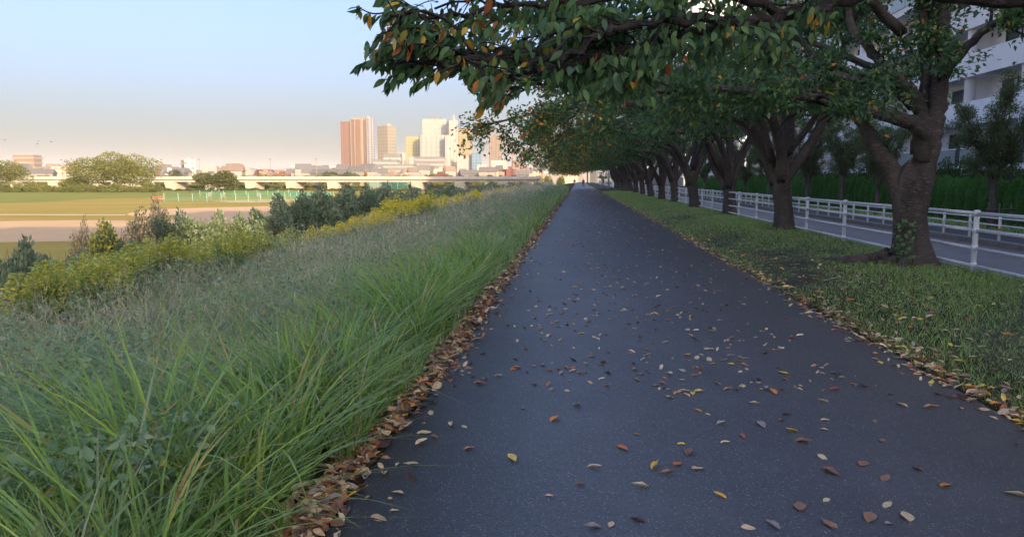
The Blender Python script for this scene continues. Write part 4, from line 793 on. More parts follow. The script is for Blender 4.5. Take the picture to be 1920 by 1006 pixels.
def river_tree(x0, x1, ytop, ybase, Y, seed, label, name='riverside_tree', cat='tree', group=None, trunk=True, n=9000, cards=.75, cols=FC, lobes=11):
    c = at((x0 + x1) / 2, ybase, Y); w = at(x1, ybase, Y)[0] - at(x0, ybase, Y)[0]; h = at((x0 + x1) / 2, ytop, Y)[2] - (-4); t = empty(name, (c[0], Y, -4), label, cat, group)
    v, f, cc = far_crown(seed, w * 1.02, h, h * (.14 if trunk else .0), n, cards, cols, lobes); o = obj('crown', np_mesh('crown', v, f, M['fartree'], cc), t); o['kind'] = 'stuff'
    if trunk:
        mb = MB().tube([(0, 0, -.3), (0, .2, h * .25), (.3, 0, h * .5)], [w * .022 + .15, w * .017 + .1, .12], 8)
        for a in (.4, 2.2, 3.7, 5.2): mb.tube([(0, .1, h * .2), (math.cos(a) * w * .14, math.sin(a) * w * .14, h * .45), (math.cos(a) * w * .27, math.sin(a) * w * .27, h * .62)], [.22, .16, .06], 6)
        obj('trunk', mb.build('trunk', M['bark2']), t)
    return t
river_tree(144, 291, 277, 361, 330, 1, 'huge broad round-crowned tree, largest on the riverside', n=16000, lobes=20, cards=.8)
river_tree(370, 451, 317, 361, 322, 2, 'wide low dome-shaped dark tree in front of the bridge', n=9000, lobes=13, cols=[(.075, .085, .02), (.095, .1, .024), (.06, .07, .02)])
river_tree(-70, 50, 292, 358, 335, 3, 'broad olive tree cut off by the left edge of the picture', n=11000, lobes=14)
river_tree(112, 168, 322, 361, 326, 4, 'low bushy tree tucked against the left of the huge round tree', n=5000, lobes=9, trunk=False)
river_tree(600, 640, 317, 332, 560, 5, 'left half of the wooded mound below the orange towers', n=4500, cards=1.0, cols=[(.06, .075, .03), (.075, .085, .035)]); river_tree(625, 682, 318, 333, 575, 6, 'right half of the wooded mound below the orange towers', n=4500, cards=1.0, cols=[(.06, .075, .03), (.085, .085, .035)])
river_tree(795, 822, 322, 333, 560, 7, 'small round tree in front of the broad white tower', n=2500, cards=1.0); river_tree(836, 856, 325, 333, 560, 8, 'small round tree below the pointed white tower', n=2500, cards=1.0); river_tree(315, 345, 312, 332, 560, 9, 'dark tree behind the round white tank', n=2500, cards=1.0, cols=[(.06, .075, .03)])
river_tree(680, 692, 318, 331, 570, 10, 'small orange-leaved tree at the foot of the orange towers', n=1500, cards=.9, cols=[(.35, .14, .04), (.28, .12, .04)])
bv = []
for s in range(4):
    v, f, c = far_crown(40 + s, 1.0, 1.0, 0, 1800, .085, FC if s % 2 else FC + [(.085, .12, .02), (.10, .14, .025)], 7); bv.append(np_mesh('riverside_bush', v, f, M['fartree'], c))
rng = np.random.default_rng(8)
def bush(x, Y, wpx, ytop, lab, grp, zbase=-4):
    p = at(x, 350, Y); w = wpx / F_PX * Y; h = at(x, ytop, Y)[2] - zbase; o = obj('riverside_bush', bv[rng.integers(0, 4)], None, (p[0], Y, zbase), (0, 0, rng.uniform(0, 6)), (w, w * .8, h)); tag(o, lab, 'bush', grp)
for x in np.arange(-60, 960, 8.5): bush(x + rng.uniform(-3, 3), rng.uniform(395, 440), rng.uniform(18, 30), rng.uniform(342, 347), 'yellow-green bush seen under the bridge deck', 'bushes behind the bridge piers')
for x in np.arange(-50, 300, 9): bush(x + rng.uniform(-4, 4), rng.uniform(300, 318), rng.uniform(18, 34), rng.uniform(338, 350), 'olive bush in the scrub under the riverside trees', 'scrub bushes below the riverside trees')
for x in np.arange(290, 830, 9): bush(x + rng.uniform(-4, 4), rng.uniform(345, 368), rng.uniform(16, 28), rng.uniform(350, 355.5), 'sunlit yellow-green bush in front of the bridge piers', 'bushes in front of the bridge')
for x in np.arange(-80, 1060, 17): bush(x + rng.uniform(-9, 9), rng.uniform(520, 556), rng.uniform(12, 30), rng.uniform(322, 328), 'green tree crown among the roofs beyond the bridge', 'trees among the roofs beyond the bridge')
# ---------------------------------------------------------------- green nets on the field
def net_mat(name, col, op):
    m, nt, p, out = new_mat(name); p.inputs['Base Color'].default_value = (*col, 1); p.inputs['Roughness'].default_value = .8; tr = nt.nodes.new('ShaderNodeBsdfTransparent'); mx = nt.nodes.new('ShaderNodeMixShader'); mx.inputs[0].default_value = op
    nt.links.new(tr.outputs[0], mx.inputs[1]); nt.links.new(p.outputs[0], mx.inputs[2]); nt.links.new(mx.outputs[0], out.inputs[0]); return m
M['net'] = net_mat('green net', (.05, .20, .11), .30); M['teal'] = net_mat('teal net', (.03, .17, .14), .6); M['netpost'] = plain('net post', (.30, .42, .33), (.27, .37, .3), 2, .5)
def net(pa, pb, h, n, label, m='net'):
    a, b = atz(*pa, -4), atz(*pb, -4); t = empty('net_fence', tuple(a), label, 'net fence'); d = (b - a)
    post = MB().tube([(0, 0, -.2), (0, 0, h + .1)], [.09, .09], 6).build('post', M['netpost']); s = d / n; pn = nrm(np.array([d[1], -d[0], 0])) * .02
    panel = MB().add([(0, 0, .05), tuple(s + [0, 0, .05]), tuple(s + [0, 0, h]), (0, 0, h)], [(0, 1, 2, 3)]).build('net', M[m])
    for k in range(n + 1):
        obj('post', post, t, tuple(s * k))
        if k < n: obj('net', panel, t, tuple(s * k + pn))
net((308, 378), (442, 378.5), 2.1, 5, 'green mesh fence with pale posts along the near edge of the ball field'); net((442, 378.6), (620, 375.5), 2.1, 8, 'longer green mesh fence continuing right to the bushes')
net((375, 369), (560, 366), 1.9, 9, 'green net standing farther back beyond the dome-shaped tree'); net((690, 357), (765, 357.5), 4.2, 4, 'teal backstop net between two bridge piers', 'teal'); net((545, 371), (625, 369), 1.6, 4, 'teal net fence behind the right end of the ball field', 'teal')
for x, y, l in ((393, 376, 'white A-frame stand nearest the dome-shaped tree'), (420, 376, 'white A-frame stand in the middle of the green fence'), (485, 377, 'white A-frame stand farthest right by the green fence')):
    b = atz(x, y, -4); t = empty('umpire_stand', tuple(b), l, 'stand')
    for sx in (-.5, .5): obj('leg', MB().tube([(sx, 0, 0), (sx * .35, 0, 1.9)], [.09, .07], 6).build('leg', M['f_white']), t)
    obj('seat', MB().box(-.35, .35, -.2, .25, 1.2, 1.35).build('seat', M['f_white']), t); obj('backrest', MB().box(-.3, .3, .2, .28, 1.4, 2.1).build('backrest', M['f_white']), t)
b = atz(297, 376, -4); t = empty('bench', tuple(b), 'red and white bench at the left end of the green fence', 'bench')
obj('seat', MB().box(-1.6, 1.6, -.25, .25, .45, .55).build('seat', M['f_white']), t); obj('backrest', MB().box(-1.6, 1.6, .2, .28, .6, 1.1).build('backrest', M['crane']), t)
for sx in (-1.4, 1.4): obj('leg', MB().box(sx - .06, sx + .06, -.2, .2, 0, .448).build('leg', M['f_grey']), t)
# birds
for i, (x, y) in enumerate(((9, 263), (72, 264), (96, 266), (70, 270), (68, 275))):
    p = at(x, y, 170); mb = MB().tube([(0, -.22, 0), (0, 0, .02), (0, .2, 0)], [.02, .07, .03], 6)
    for s in (-1, 1): mb.add([(0, .08, .03), (0, -.08, .03), (s * .28, -.1, .13), (s * .6, -.02, .05 + .04 * i), (s * .28, .06, .14)], [(0, 1, 2, 4), (4, 2, 3)] if s > 0 else [(4, 2, 1, 0), (3, 2, 4)])
    o = obj('bird', mb.build('bird', M['navy']), None, tuple(p), (0, 0, i)); tag(o, 'tiny dark bird flying in the pale sky over the left trees', 'bird', 'birds in the sky')
# ================================================================ WEEDS, GRASS AND FALLEN LEAVES
def blades(B, H, W, az, lean, droop, tint, seg=4, rng=None, tipt=None):
    """curved tapering grass blades, 'seg' quads each; az = direction of the lean"""
    n = len(B); dh = np.stack([np.cos(az), np.sin(az), 0 * az], 1); tw = az + math.pi / 2 + (rng.normal(0, .7, n) if rng is not None else 0); S = np.stack([np.cos(tw), np.sin(tw), 0 * tw], 1); vs = []; cs = []
    for t in np.linspace(0, 1, seg + 1):
        c = B + dh * (H * lean * (t ** 1.7))[:, None] + np.array([0, 0, 1.0]) * (H * (t - droop * t ** 2.6))[:, None]; w = (W * (1.0 if t < .05 else max(.04, (1 - t ** 1.8))) * .5)[:, None]
        vs += [c - S * w, c + S * w]; k = tint if tipt is None else tint * (1 - t * t * .8) + tipt * t * t * .8; cs += [k, k]
    v = np.stack(vs, 1).reshape(-1, 3); c = np.stack(cs, 1).reshape(-1, 3); m = 2 * (seg + 1); i = np.arange(n)[:, None] * m
    Fq = np.concatenate([i + np.array([[2 * s, 2 * s + 1, 2 * s + 3, 2 * s + 2]]) for s in range(seg)]); return v, Fq, c
def pick(cols, n, rng, lo=.75, hi=1.3): return np.array(cols)[rng.integers(0, len(cols), n)] * rng.uniform(lo, hi, (n, 1))
LUSH = [(.135, .215, .05), (.16, .24, .045), (.115, .195, .06), (.20, .265, .045), (.12, .205, .07)]
DULL = [(.16, .20, .105), (.14, .185, .10), (.19, .21, .12), (.15, .195, .085), (.22, .225, .14)]
DRY = [(.30, .27, .17), (.27, .225, .14), (.33, .28, .20), (.20, .145, .09), (.36, .32, .22)]
BROAD = [(.095, .165, .075), (.12, .19, .085), (.08, .14, .065), (.14, .20, .105)]
YEL = [(.22, .24, .06), (.30, .28, .06), (.36, .29, .05), (.19, .23, .07)]
rng = np.random.default_rng(50)
gzz = lambda x: ground_z(x)
def logY(n, a, b): return np.exp(rng.uniform(math.log(a), math.log(b), n))
def inview(x, y, margin=.6): return x > -(1085 + 120) / F_PX * y - margin
# ---- long lush grass fringing the path
n = 23000; y = logY(n, 1.25, 95); u = rng.random(n) ** 1.15 * (.95 + .25 * snoise(y, y * 0, .8, 3)); x = -1.28 - u - .06 * snoise(y, y * 0, 2.6, 4)
den = snoise(x, y, 1.1, 11) + .6 * snoise(x, y, 3.1, 12); k = inview(x, y) & (den > -.35 + .5 * (u > .8)) & (rng.random(n) < np.where(y < 9, 1, .5)) & (u < np.interp(y, [6, 12, 40, 95], [2, .75, .9, 1.5]) * rng.uniform(.5, 1.3, n)); x, y, u = x[k], y[k], u[k]; n = len(x)
H = (.46 + .22 * snoise(x, y, .9, 13)) * rng.uniform(.6, 1.35, n) * np.interp(u, [0, .15, .5, 1.4], [.62, .9, 1.15, 1.0]) * np.interp(y, [1, 6, 20, 40, 95], [1, 1, 1.15, 1.5, 1.75]); H = np.clip(H, .15, 1.35)
az = math.pi + rng.normal(0, 1.5, n) + .8 * snoise(x, y, 1.4, 15) - .3; W = np.maximum(rng.uniform(.006, .021, n), .0013 * y)
v, f, c = blades(np.stack([x, y, gzz(x) - .02], 1), H, W, az, rng.uniform(.1, 1.0, n), rng.uniform(.02, .45, n), np.where((rng.random(n) < .26)[:, None], pick(DULL + DRY, n, rng), pick(LUSH, n, rng, .6, 1.4)), 4, rng)
v1, f1, c1 = v, f, c
o = obj('long_grass', np_mesh('long_grass', v, f, M['grass'], c)); tag(o, 'long green grass fringing the left side of the path', 'grass', None, 'stuff')
# ---- big tussocks close to the camera, each a thing
def tussock_mesh(seed, nb, h, spread, leanaz):
    r = np.random.default_rng(seed); a = r.uniform(0, 6.283, nb); q = np.sqrt(r.random(nb)) * spread; B = np.stack([np.cos(a) * q, np.sin(a) * q * 1.2, 0 * a - .02], 1); az = np.where(r.random(nb) < .45, a + r.normal(0, .4, nb), leanaz + r.normal(0, .55, nb))
    H = h * r.uniform(.55, 1.15, nb); t = pick(LUSH, nb, r, .8, 1.25); tip = t * .9 + np.array([.05, .06, .01]) * r.random((nb, 1)); d = r.random(nb) < .06; t[d] = (.30, .22, .07)
    return blades(B, H, r.uniform(.010, .025, nb), az, r.uniform(.35, 1.25, nb) * np.where(r.random(nb) < .15, .25, 1), r.uniform(.08, .62, nb), t, 7, r, tip)
ts = [tussock_mesh(60 + i, 300, h, s, 2.75 + .25 * i) for i, (h, s) in enumerate(((.95, .20), (.82, .17), (1.05, .23), (.75, .15)))]
tm = [np_mesh('grass_tussock', v, f, M['grass'], c) for v, f, c in ts]
tp_ = [(-1.62, 2.35, 0), (-1.98, 3.2, 2), (-1.55, 3.05, 1), (-1.62, 3.75, 0), (-2.15, 2.55, 1), (-1.72, 4.6, 2), (-2.5, 3.7, 3), (-1.58, 5.3, 3), (-1.62, 6.9, 0), (-1.75, 7.6, 2), (-1.6, 8.3, 1), (-1.7, 9.2, 2), (-1.55, 10.2, 0), (-1.9, 6.2, 1), (-1.65, 12.0, 2), (-1.72, 14.0, 0)]
TL = ['nearest grass tussock, filling the bottom left corner beside the leaf drift', 'arching tussock behind and left of the nearest one', 'tussock leaning over the leaf drift just past the nearest one', 'tall dense tussock at the litter edge, fourth along the path', 'low tussock at the far left of the near corner', 'spreading tussock behind the tall dense one', 'small tussock set back among the weeds near the corner', 'small upright tussock by the litter, beyond the near clump', 'tussock beside the foxtail stems, nearer the camera', 'tussock just past the foxtail stems', 'slim tussock on the path edge after the foxtails', 'wide bright tussock halfway along the grassy edge', 'tall tussock where the litter band narrows', 'tussock set back behind the foxtail stems', 'bushy tussock bulging toward the path in the middle distance', 'farthest big tussock on the left path edge']
for i, (x, y, k) in enumerate(tp_):
    o = obj('grass_tussock', tm[k], None, (x, y, float(gzz(np.array([x]))[0])), (0, 0, rng.uniform(-.4, .4)), (1, 1, rng.uniform(.85, 1.08)))
    tag(o, TL[i], 'grass tussock', 'grass tussocks at the left path edge')
# ---- mixed weeds on the shoulder: dull blades, broad leaves, dry stems
n = 56000; y = logY(n, 1.35, 100); wid = np.minimum(y * .9, 6.2); x = -1.62 - rng.random(n) * wid; k = inview(x, y); x, y = x[k], y[k]; n = len(x)
pz = snoise(x, y, .55, 21); dry = np.clip(.20 + .38 * pz + .10 * np.clip((-x - 2.2), 0, 2) - .25 * (y < 4.5), .05, .85); isd = rng.random(n) < dry
H = rng.uniform(.35, .80, n) * (1 + .25 * snoise(x, y, 1.2, 23)) * np.interp(y, [1, 5, 25, 60, 100], [.80, .9, 1.05, 1.45, 1.7]) * np.interp(-x, [1.9, 4.2, 5.6, 6.8, 9.5], [1.0, 1.15, 1.5, 1.35, .9]); tint = np.where(isd[:, None], pick(DRY, n, rng), pick(DULL + LUSH[:2], n, rng))
v, f, c = blades(np.stack([x, y, gzz(x) - .02], 1), H, np.maximum(np.where(isd, .0035, rng.uniform(.006, .017, n)), np.where(isd, .0007, .0011) * y), math.pi * .85 + rng.normal(0, 1.5, n), rng.uniform(.15, 1.1, n), np.where(isd, rng.uniform(0, .3, n), rng.uniform(.05, .55, n)), tint, 3, rng)
o = obj('meadow_grass', np_mesh('meadow_grass', v, f, M['grass'], c)); tag(o, 'mixed green and dry grass covering the bank left of the path', 'grass', None, 'stuff')
# broad leaves of vines and herbs woven through it
n = 62000; y = logY(n, 1.5, 90); x = -1.62 - rng.random(n) * np.minimum(y * .9, 6.0); k = inview(x, y) & (snoise(x, y, .8, 31) + .5 * snoise(x, y, 2.5, 32) > -.2); x, y = x[k], y[k]; n = len(x)
zz = gzz(x) + rng.random(n) ** .7 * (.60 + .18 * snoise(x, y, 1.2, 23)) * np.interp(-x, [1.6, 4.2, 5.6, 8.6], [1, 1.1, 1.35, 1.2]) * np.interp(y, [1, 5, 25, 90], [.75, .95, 1.15, 1.6]); L = np.maximum(rng.uniform(.03, .075, n), .0026 * y)
t = pick(BROAD + DULL[:2], n, rng); wy = rng.random(n) < .025; t[wy] = pick([(.30, .22, .04), (.22, .12, .05)], wy.sum(), rng)
P = np.stack([x, y, zz], 1); D = rng.normal(0, 1, (n, 3)) * [1, 1, .45] + [0, 0, -.1]; q = y < 6; v, f, c = leaf_full(P[q], D[q], nrm(rng.normal(0, .55, (q.sum(), 3)) + [0, 0, .8]), L[q], L[q] * rng.uniform(.28, .6, q.sum()), t[q], rng, .5); q = ~q
v2, f2, c2 = leaf_quads(P[q], D[q], L[q], L[q] * rng.uniform(.3, .6, q.sum()), t[q], rng, .15); f = np.concatenate([f, f2 + len(v)]); v = np.concatenate([v, v2]); c = np.concatenate([c, c2])
o = obj('weeds', np_mesh('weeds', v, f, M['grass'], c)); tag(o, 'low leafy weeds and vines among the bank grass', 'weeds', None, 'stuff')
# dry panicles: wispy seed heads that make the pinkish haze over the bank
n = 900; y = logY(n, 3.0, 60); x = -2.3 - rng.random(n) * np.minimum(y * .75, 6.0); k = inview(x, y) & (snoise(x, y, .5, 41) + .3 * snoise(x, y, 1.7, 42) > -.15); x, y = x[k], y[k]; n = len(x); m = 20
top = .62 * np.interp(y, [2, 25, 60], [.95, 1.1, 1.7]) * rng.uniform(.8, 1.3, n); i = np.repeat(np.arange(n), m); Bx = np.stack([x, y, gzz(x) + top], 1)[i]; spread = .16 + .03 * rng.random(len(i)); P = Bx + rng.normal(0, 1, (len(i), 3)) * spread[:, None] * [.7, .7, .8]; D = nrm(P - Bx + [0, 0, .12]) + rng.normal(0, .3, P.shape)
W = np.maximum(.0022, .00055 * y[i]); v, f, c = leaf_quads(P - nrm(D) * .05, D, rng.uniform(.07, .15, len(i)) * np.maximum(1, y[i] / 18), W, pick([(.40, .34, .26), (.36, .29, .21), (.46, .39, .30), (.30, .28, .18)], len(i), rng), rng, 0)
o = obj('dry_seed_heads', np_mesh('dry_seed_heads', v, f, M['litter'], c)); tag(o, 'wispy tan seed heads over the bank grass', 'seed heads', None, 'stuff')
# broad reed-like leaves that stick up out of the weeds
n = 2300; y = logY(n, 1.9, 45); x = -1.7 - rng.random(n) * np.minimum(y * .8, 5.5); k = inview(x, y); x, y = x[k], y[k]; n = len(x)
v, f, c = blades(np.stack([x, y, gzz(x) + .1], 1), rng.uniform(.45, .85, n), np.maximum(rng.uniform(.014, .028, n), .0012 * y), rng.uniform(0, 6.28, n), rng.uniform(.1, .8, n), rng.uniform(.05, .6, n), pick([(.11, .19, .05), (.15, .20, .06), (.12, .18, .09), (.26, .20, .06), (.18, .21, .11)], n, rng), 6, rng)
o = obj('reed_leaves', np_mesh('reed_leaves', v, f, M['grass'], c)); tag(o, 'broad pale reed leaves rising from the weeds', 'reeds', None, 'stuff')
# ---- foxtail grasses by the litter
fx = [(722, 598), (728, 606), (712, 622), (762, 585), (720, 640), (770, 612), (800, 632), (706, 596), (738, 655)]
for i, (px_, py_) in enumerate(fx):
    Yf = 7.2 + .25 * (i % 4); p = at(px_, py_, Yf); b = np.array([p[0] - .06, Yf + .02, float(gzz(np.array([p[0]]))[0])]); t = empty('foxtail_grass', tuple(b), 'foxtail grass stem with a pale bristly head near the path edge', 'foxtail', 'foxtail stems by the path'); e = p - b
    obj('stem', MB().tube(catmull([(0, 0, 0), tuple(e * [.3, .3, .7]), tuple(e)], 4), np.full(9, .0022), 4, cap=False).build('stem', M['stemgreen'] if 'stemgreen' in M else M.setdefault('stemgreen', plain('weed stem', (.12, .15, .05), (.16, .16, .07), 9, .7))), t)
    hd = np.array([e, e + [.012, 0, .035], e + [.03, 0, .07], e + [.05, 0, .095]]); obj('seed_head', MB().tube(hd, [.006, .011, .010, .003], 8).build('seed_head', M.setdefault('foxtail', plain('foxtail head', (.36, .30, .17), (.28, .25, .12), 90, .9, .8))), t)
# ---- goldenrod
def goldenrod_parts(seed, h, ycol):
    r = np.random.default_rng(seed); n = 5; Ls = []; Pl = []; st = MB()
    for k in range(n):
        a = r.uniform(0, 6.28); q = r.uniform(0, .18); b = np.array([math.cos(a) * q, math.sin(a) * q, 0]); hh = h * r.uniform(.8, 1.05); tp = b * 1.7 + [0, 0, hh]; st.tube([b - [0, 0, .05], (b + tp) / 2, tp], [.006, .005, .003], 4, cap=False)
        m = 60; u = r.uniform(.25, .9, m); P = b + (tp - b) * u[:, None]; aa = r.uniform(0, 6.28, m); Ls.append((P, np.stack([np.cos(aa), np.sin(aa), .35 + 0 * aa], 1), r.uniform(.07, .13, m)))
        m = 90; u = r.random(m); aa = r.uniform(0, 6.28, m); rad = .10 * (1 - u) + .015; P = tp + np.stack([np.cos(aa) * rad, np.sin(aa) * rad, -.12 + u * .34], 1); Pl.append((P, np.stack([np.cos(aa), np.sin(aa), .9 - u * .6], 1), r.uniform(.03, .06, m)))
    A = [np.concatenate([q[j] for q in Ls]) for j in range(3)]; v, f, c = leaf_quads(A[0], A[1], A[2], A[2] * .24, pick([(.11, .165, .045), (.13, .18, .04), (.09, .14, .045)], len(A[0]), r), r); B = [np.concatenate([q[j] for q in Pl]) for j in range(3)]; v2, f2, c2 = leaf_quads(B[0], B[1], B[2], B[2] * .6, pick(ycol, len(B[0]), r), r)
    return st.build('stalk', M['stemgreen']), np_mesh('foliage', v, f, M['grass'], c), np_mesh('plume', v2, f2, M['grass'], c2)
GY = [(.24, .27, .06), (.31, .30, .06), (.20, .25, .07), (.35, .30, .05)]; BY = [(.42, .36, .04), (.36, .32, .04), (.48, .39, .04), (.28, .28, .05)]
gp = [goldenrod_parts(70 + i, h, BY if i > 2 else GY) for i, h in enumerate((1.0, 1.12, .92, 1.0, 1.1, .95))]
cnt = 0
for i in range(900):
    if cnt >= 290: break
    Yg = math.exp(rng.uniform(math.log(8.0), math.log(90))); xg = -7.1 + rng.normal(0, .5) - .3 * math.sin(Yg * .4)
    if xg < -(1085 + 60) / F_PX * Yg: continue
    if snoise(np.array([Yg]), np.array([0.0]), .35, 66)[0] < -.12 - .6 * (Yg > 22): continue
    s = rng.uniform(.72, 1.0) * (1.0 if Yg < 25 else 1.3); g = 'goldenrod on the near part of the bank crest'; lab = 'yellow-green goldenrod plant on the near part of the bank crest'
    if Yg > 17: g, lab = 'bright goldenrod in the flowering strip farther along the bank', 'bright yellow flowering goldenrod in the strip farther along the bank crest'
    t = empty('goldenrod', (xg, Yg, float(gzz(np.array([xg]))[0])), lab, 'wildflower', g, rng.uniform(0, 6)); t.scale = (s * 1.25, s * 1.25, s); q = gp[cnt % 3 + 3 * (Yg > 17)]
    for nm, me in zip(('stalk', 'foliage', 'plume'), q): obj(nm, me, t)['kind'] = 'stuff'
    cnt += 1
# leafy growth filling the crest between and under the goldenrod
n = 30000; y = logY(n, 6, 110); x = -5.6 - rng.random(n) * 4.6; k = inview(x, y, .2); x, y = x[k], y[k]; n = len(x); zz = gzz(x) + rng.random(n) ** .6 * (.68 + .2 * snoise(x, y, .9, 52)); L = np.maximum(rng.uniform(.05, .11, n), .0030 * y)
v, f, c = leaf_quads(np.stack([x, y, zz], 1), rng.normal(0, 1, (n, 3)) * [1, 1, .6] + [0, 0, .25], L, L * rng.uniform(.2, .45, n), pick(BROAD + DULL + [(.15, .19, .04)], n, rng), rng, .15)
o = obj('crest_weeds', np_mesh('crest_weeds', v, f, M['grass'], c)); tag(o, 'leafy weeds filling the crest of the bank', 'weeds', None, 'stuff')
# ---- shrubs at the foot of the bank
SG = [(.13, .18, .10), (.16, .20, .12), (.11, .155, .09), (.18, .215, .12)]
sv = []
for s in range(3):
    v, f, c = loose_proto(300 + s, 1, 1, SG, 9000, (.045, .09)); sv.append(np_mesh('foliage', v, f, M['leaf'], c))
v, f, c = loose_proto(310, 1, 1, [(.34, .25, .16), (.28, .21, .12), (.38, .30, .20), (.20, .19, .08), (.13, .15, .06)], 6500, (.035, .07)); sv.append(np_mesh('foliage', v, f, M['litter'], c))
v, f, c = loose_proto(311, 1, 1, YEL + [(.12, .15, .04)], 6000, (.04, .08)); sv.append(np_mesh('foliage', v, f, M['grass'], c))
stm = MB()
for k in range(9):
    a = k * .7; stm.tube([(0, 0, -.05), (.18 * math.cos(a), .18 * math.sin(a), .45), (.36 * math.cos(a), .36 * math.sin(a), .8)], [.012, .009, .004], 4, cap=False)
    stm.tube([(.18 * math.cos(a), .18 * math.sin(a), .45), (.25 * math.cos(a + .4), .25 * math.sin(a + .4), 1.06)], [.008, .002], 4, cap=False)
stm = stm.build('stems', M['stake'])
def shrub(px_, ytop, X, wpx, k, label):
    d = ray(px_, ytop); Yk = X / d[0] * d[1]; zt_ = EYE[2] + d[2] * X / d[0]; zb_ = float(gzz(np.array([X]))[0]); h = max(.8, zt_ - zb_); w = wpx * 1.45 / F_PX * Yk; t = empty('shrub', (X, Yk, zb_), label, 'shrub', None, px_ * .1); t.scale = (w, w, h * 1.04); obj('foliage', sv[k], t)['kind'] = 'stuff'; obj('stems', stm, t)['kind'] = 'stuff'; return t
shrub(297, 401, -21, 40, 3, 'tallest pinkish dry shrub catching the sun at the edge of the dirt infield'); shrub(262, 423, -20.5, 66, 3, 'broad pink-tan shrub with sunlit top left of the tallest dry one'); shrub(322, 420, -20, 75, 0, 'dark green shrub right beside the sunlit dry one'); shrub(150, 446, -19.5, 34, 3, 'small dry pinkish shrub in front of the sandy shade patch')
shrub(200, 443, -19, 80, 4, 'yellow-flowering shrub below the sunlit dry shrubs'); shrub(95, 492, -17, 120, 0, 'dark low shrub near the left edge of the picture'); shrub(20, 486, -17.5, 90, 1, 'grey-green shrub at the left edge of the picture'); shrub(235, 452, -18.5, 90, 1, 'dark shrub hollow below the yellow-flowering one'); shrub(398, 418, -20, 60, 1, 'grey-green shrub in front of the shaded dirt patch'); shrub(362, 425, -19, 70, 2, 'blue-green shrub between the dry shrubs and the shaded dirt'); shrub(440, 421, -19, 60, 1, 'pale grey-green shrub beside the shaded dirt patch')
for i, (px_, yt, w) in enumerate(((492, 402, 60), (545, 385, 62), (585, 377, 62), (628, 371, 60), (668, 368, 60), (708, 364, 56), (748, 366, 52), (790, 362, 50), (828, 358, 46), (865, 355, 44), (898, 352, 40), (930, 348, 36), (958, 346, 30), (985, 344, 26))):
    shrub(px_ + 20, yt + 1, -18.4 - .5 * (i % 2), w * .9, (i + 1) % 3, 'low grey-green shrub filling a gap in the line of shrubs below the bank')['group'] = 'in-between shrubs along the foot of the bank'
    shrub(px_, yt, -20 + .4 * (i % 3), w, i % 3, ('first', 'second', 'third', 'fourth', 'fifth', 'sixth', 'seventh', 'eighth', 'ninth', 'tenth', 'eleventh', 'twelfth', 'thirteenth', 'farthest')[i] + ' grey-green shrub of the line running right from the shaded dirt')
n = 26000; y = logY(n, 13, 110); x = -9.5 - rng.random(n) * 11.5; k = inview(x, y, .2); x, y = x[k], y[k]; n = len(x); zz = gzz(x) + rng.random(n) ** .6 * (1.45 + .55 * snoise(x, y, .5, 53)) * np.interp(-x, [9.5, 12, 21], [.6, 1, 1.1]); L = np.maximum(rng.uniform(.07, .15, n), .0032 * y)
v, f, c = leaf_quads(np.stack([x, y, zz], 1), rng.normal(0, 1, (n, 3)) * [1, 1, .7] + [0, 0, .35], L, L * rng.uniform(.15, .4, n), pick(DULL + BROAD + [(.30, .25, .16), (.26, .20, .12)], n, rng), rng, .15)
o = obj('slope_weeds', np_mesh('slope_weeds', v, f, M['grass'], c)); tag(o, 'tangled grey-green and tan weeds between the shrubs at the foot of the bank', 'weeds', None, 'stuff')
# ---- verge lawn under the cherries
n = 120000; y = logY(n, 3.9, 95); x = 2.93 + rng.random(n) * 4.05; k = (x < (1960 - 1085) / F_PX * y + .3); den = snoise(x, y, 1.0, 81) + .6 * snoise(x, y, 3.3, 82); dist = np.full(n, 9.0)
for q in [b1] + row: dist = np.minimum(dist, np.hypot(x - q[0] + .15, (y - q[1])))
k &= (den > -.75 + .25 * (x < 3.4)) & (dist > .42 + .35 * rng.random(n)); x, y, den, dist = x[k], y[k], den[k], dist[k]; n = len(x); tall = np.clip(.35 + .5 * den + .35 * (x > 4.6), .1, 1.3) * np.clip(dist / 1.2, .35, 1)
H = np.maximum(rng.uniform(.02, .055, n) * (1 + 1.3 * tall), .0018 * y); G2 = [(.145, .25, .06), (.175, .28, .065), (.15, .22, .065), (.20, .265, .07), (.205, .28, .07), (.29, .27, .14)]
zv = np.interp(x, [2.86, 3.1, 3.6, 4.4, 5.4, 6.3, 6.9], [0, .01, .035, .055, .06, .045, .02])
v, f, c = blades(np.stack([x, y, zv - .01], 1), H, np.maximum(rng.uniform(.0025, .005, n), .00065 * y), rng.uniform(0, 6.28, n), rng.uniform(.3, 1.5, n), rng.uniform(0, .5, n), pick(G2, n, rng, .6, 1.4), 2, rng)
o = obj('lawn', np_mesh('lawn', v, f, M['grass'], c)); tag(o, 'short patchy grass on the verge under the cherry trees', 'grass', None, 'stuff')
n = 2200; y = logY(n, 8, 26); x = 5.3 + rng.random(n) * 1.65; k = (snoise(x, y, 1.3, 85) > -.1); x, y = x[k], y[k]; n = len(x)
v, f, c = blades(np.stack([x, y, 0 * x + .02], 1), rng.uniform(.12, .28, n), np.maximum(.005, .0008 * y), rng.uniform(0, 6.28, n), rng.uniform(.1, .6, n), rng.uniform(0, .4, n), pick([(.10, .17, .035), (.12, .19, .04), (.14, .18, .05)], n, rng), 4, rng)
o = obj('tall_grass', np_mesh('tall_grass', v, f, M['grass'], c)); tag(o, 'taller bright grass along the foot of the white fence', 'grass', None, 'stuff')
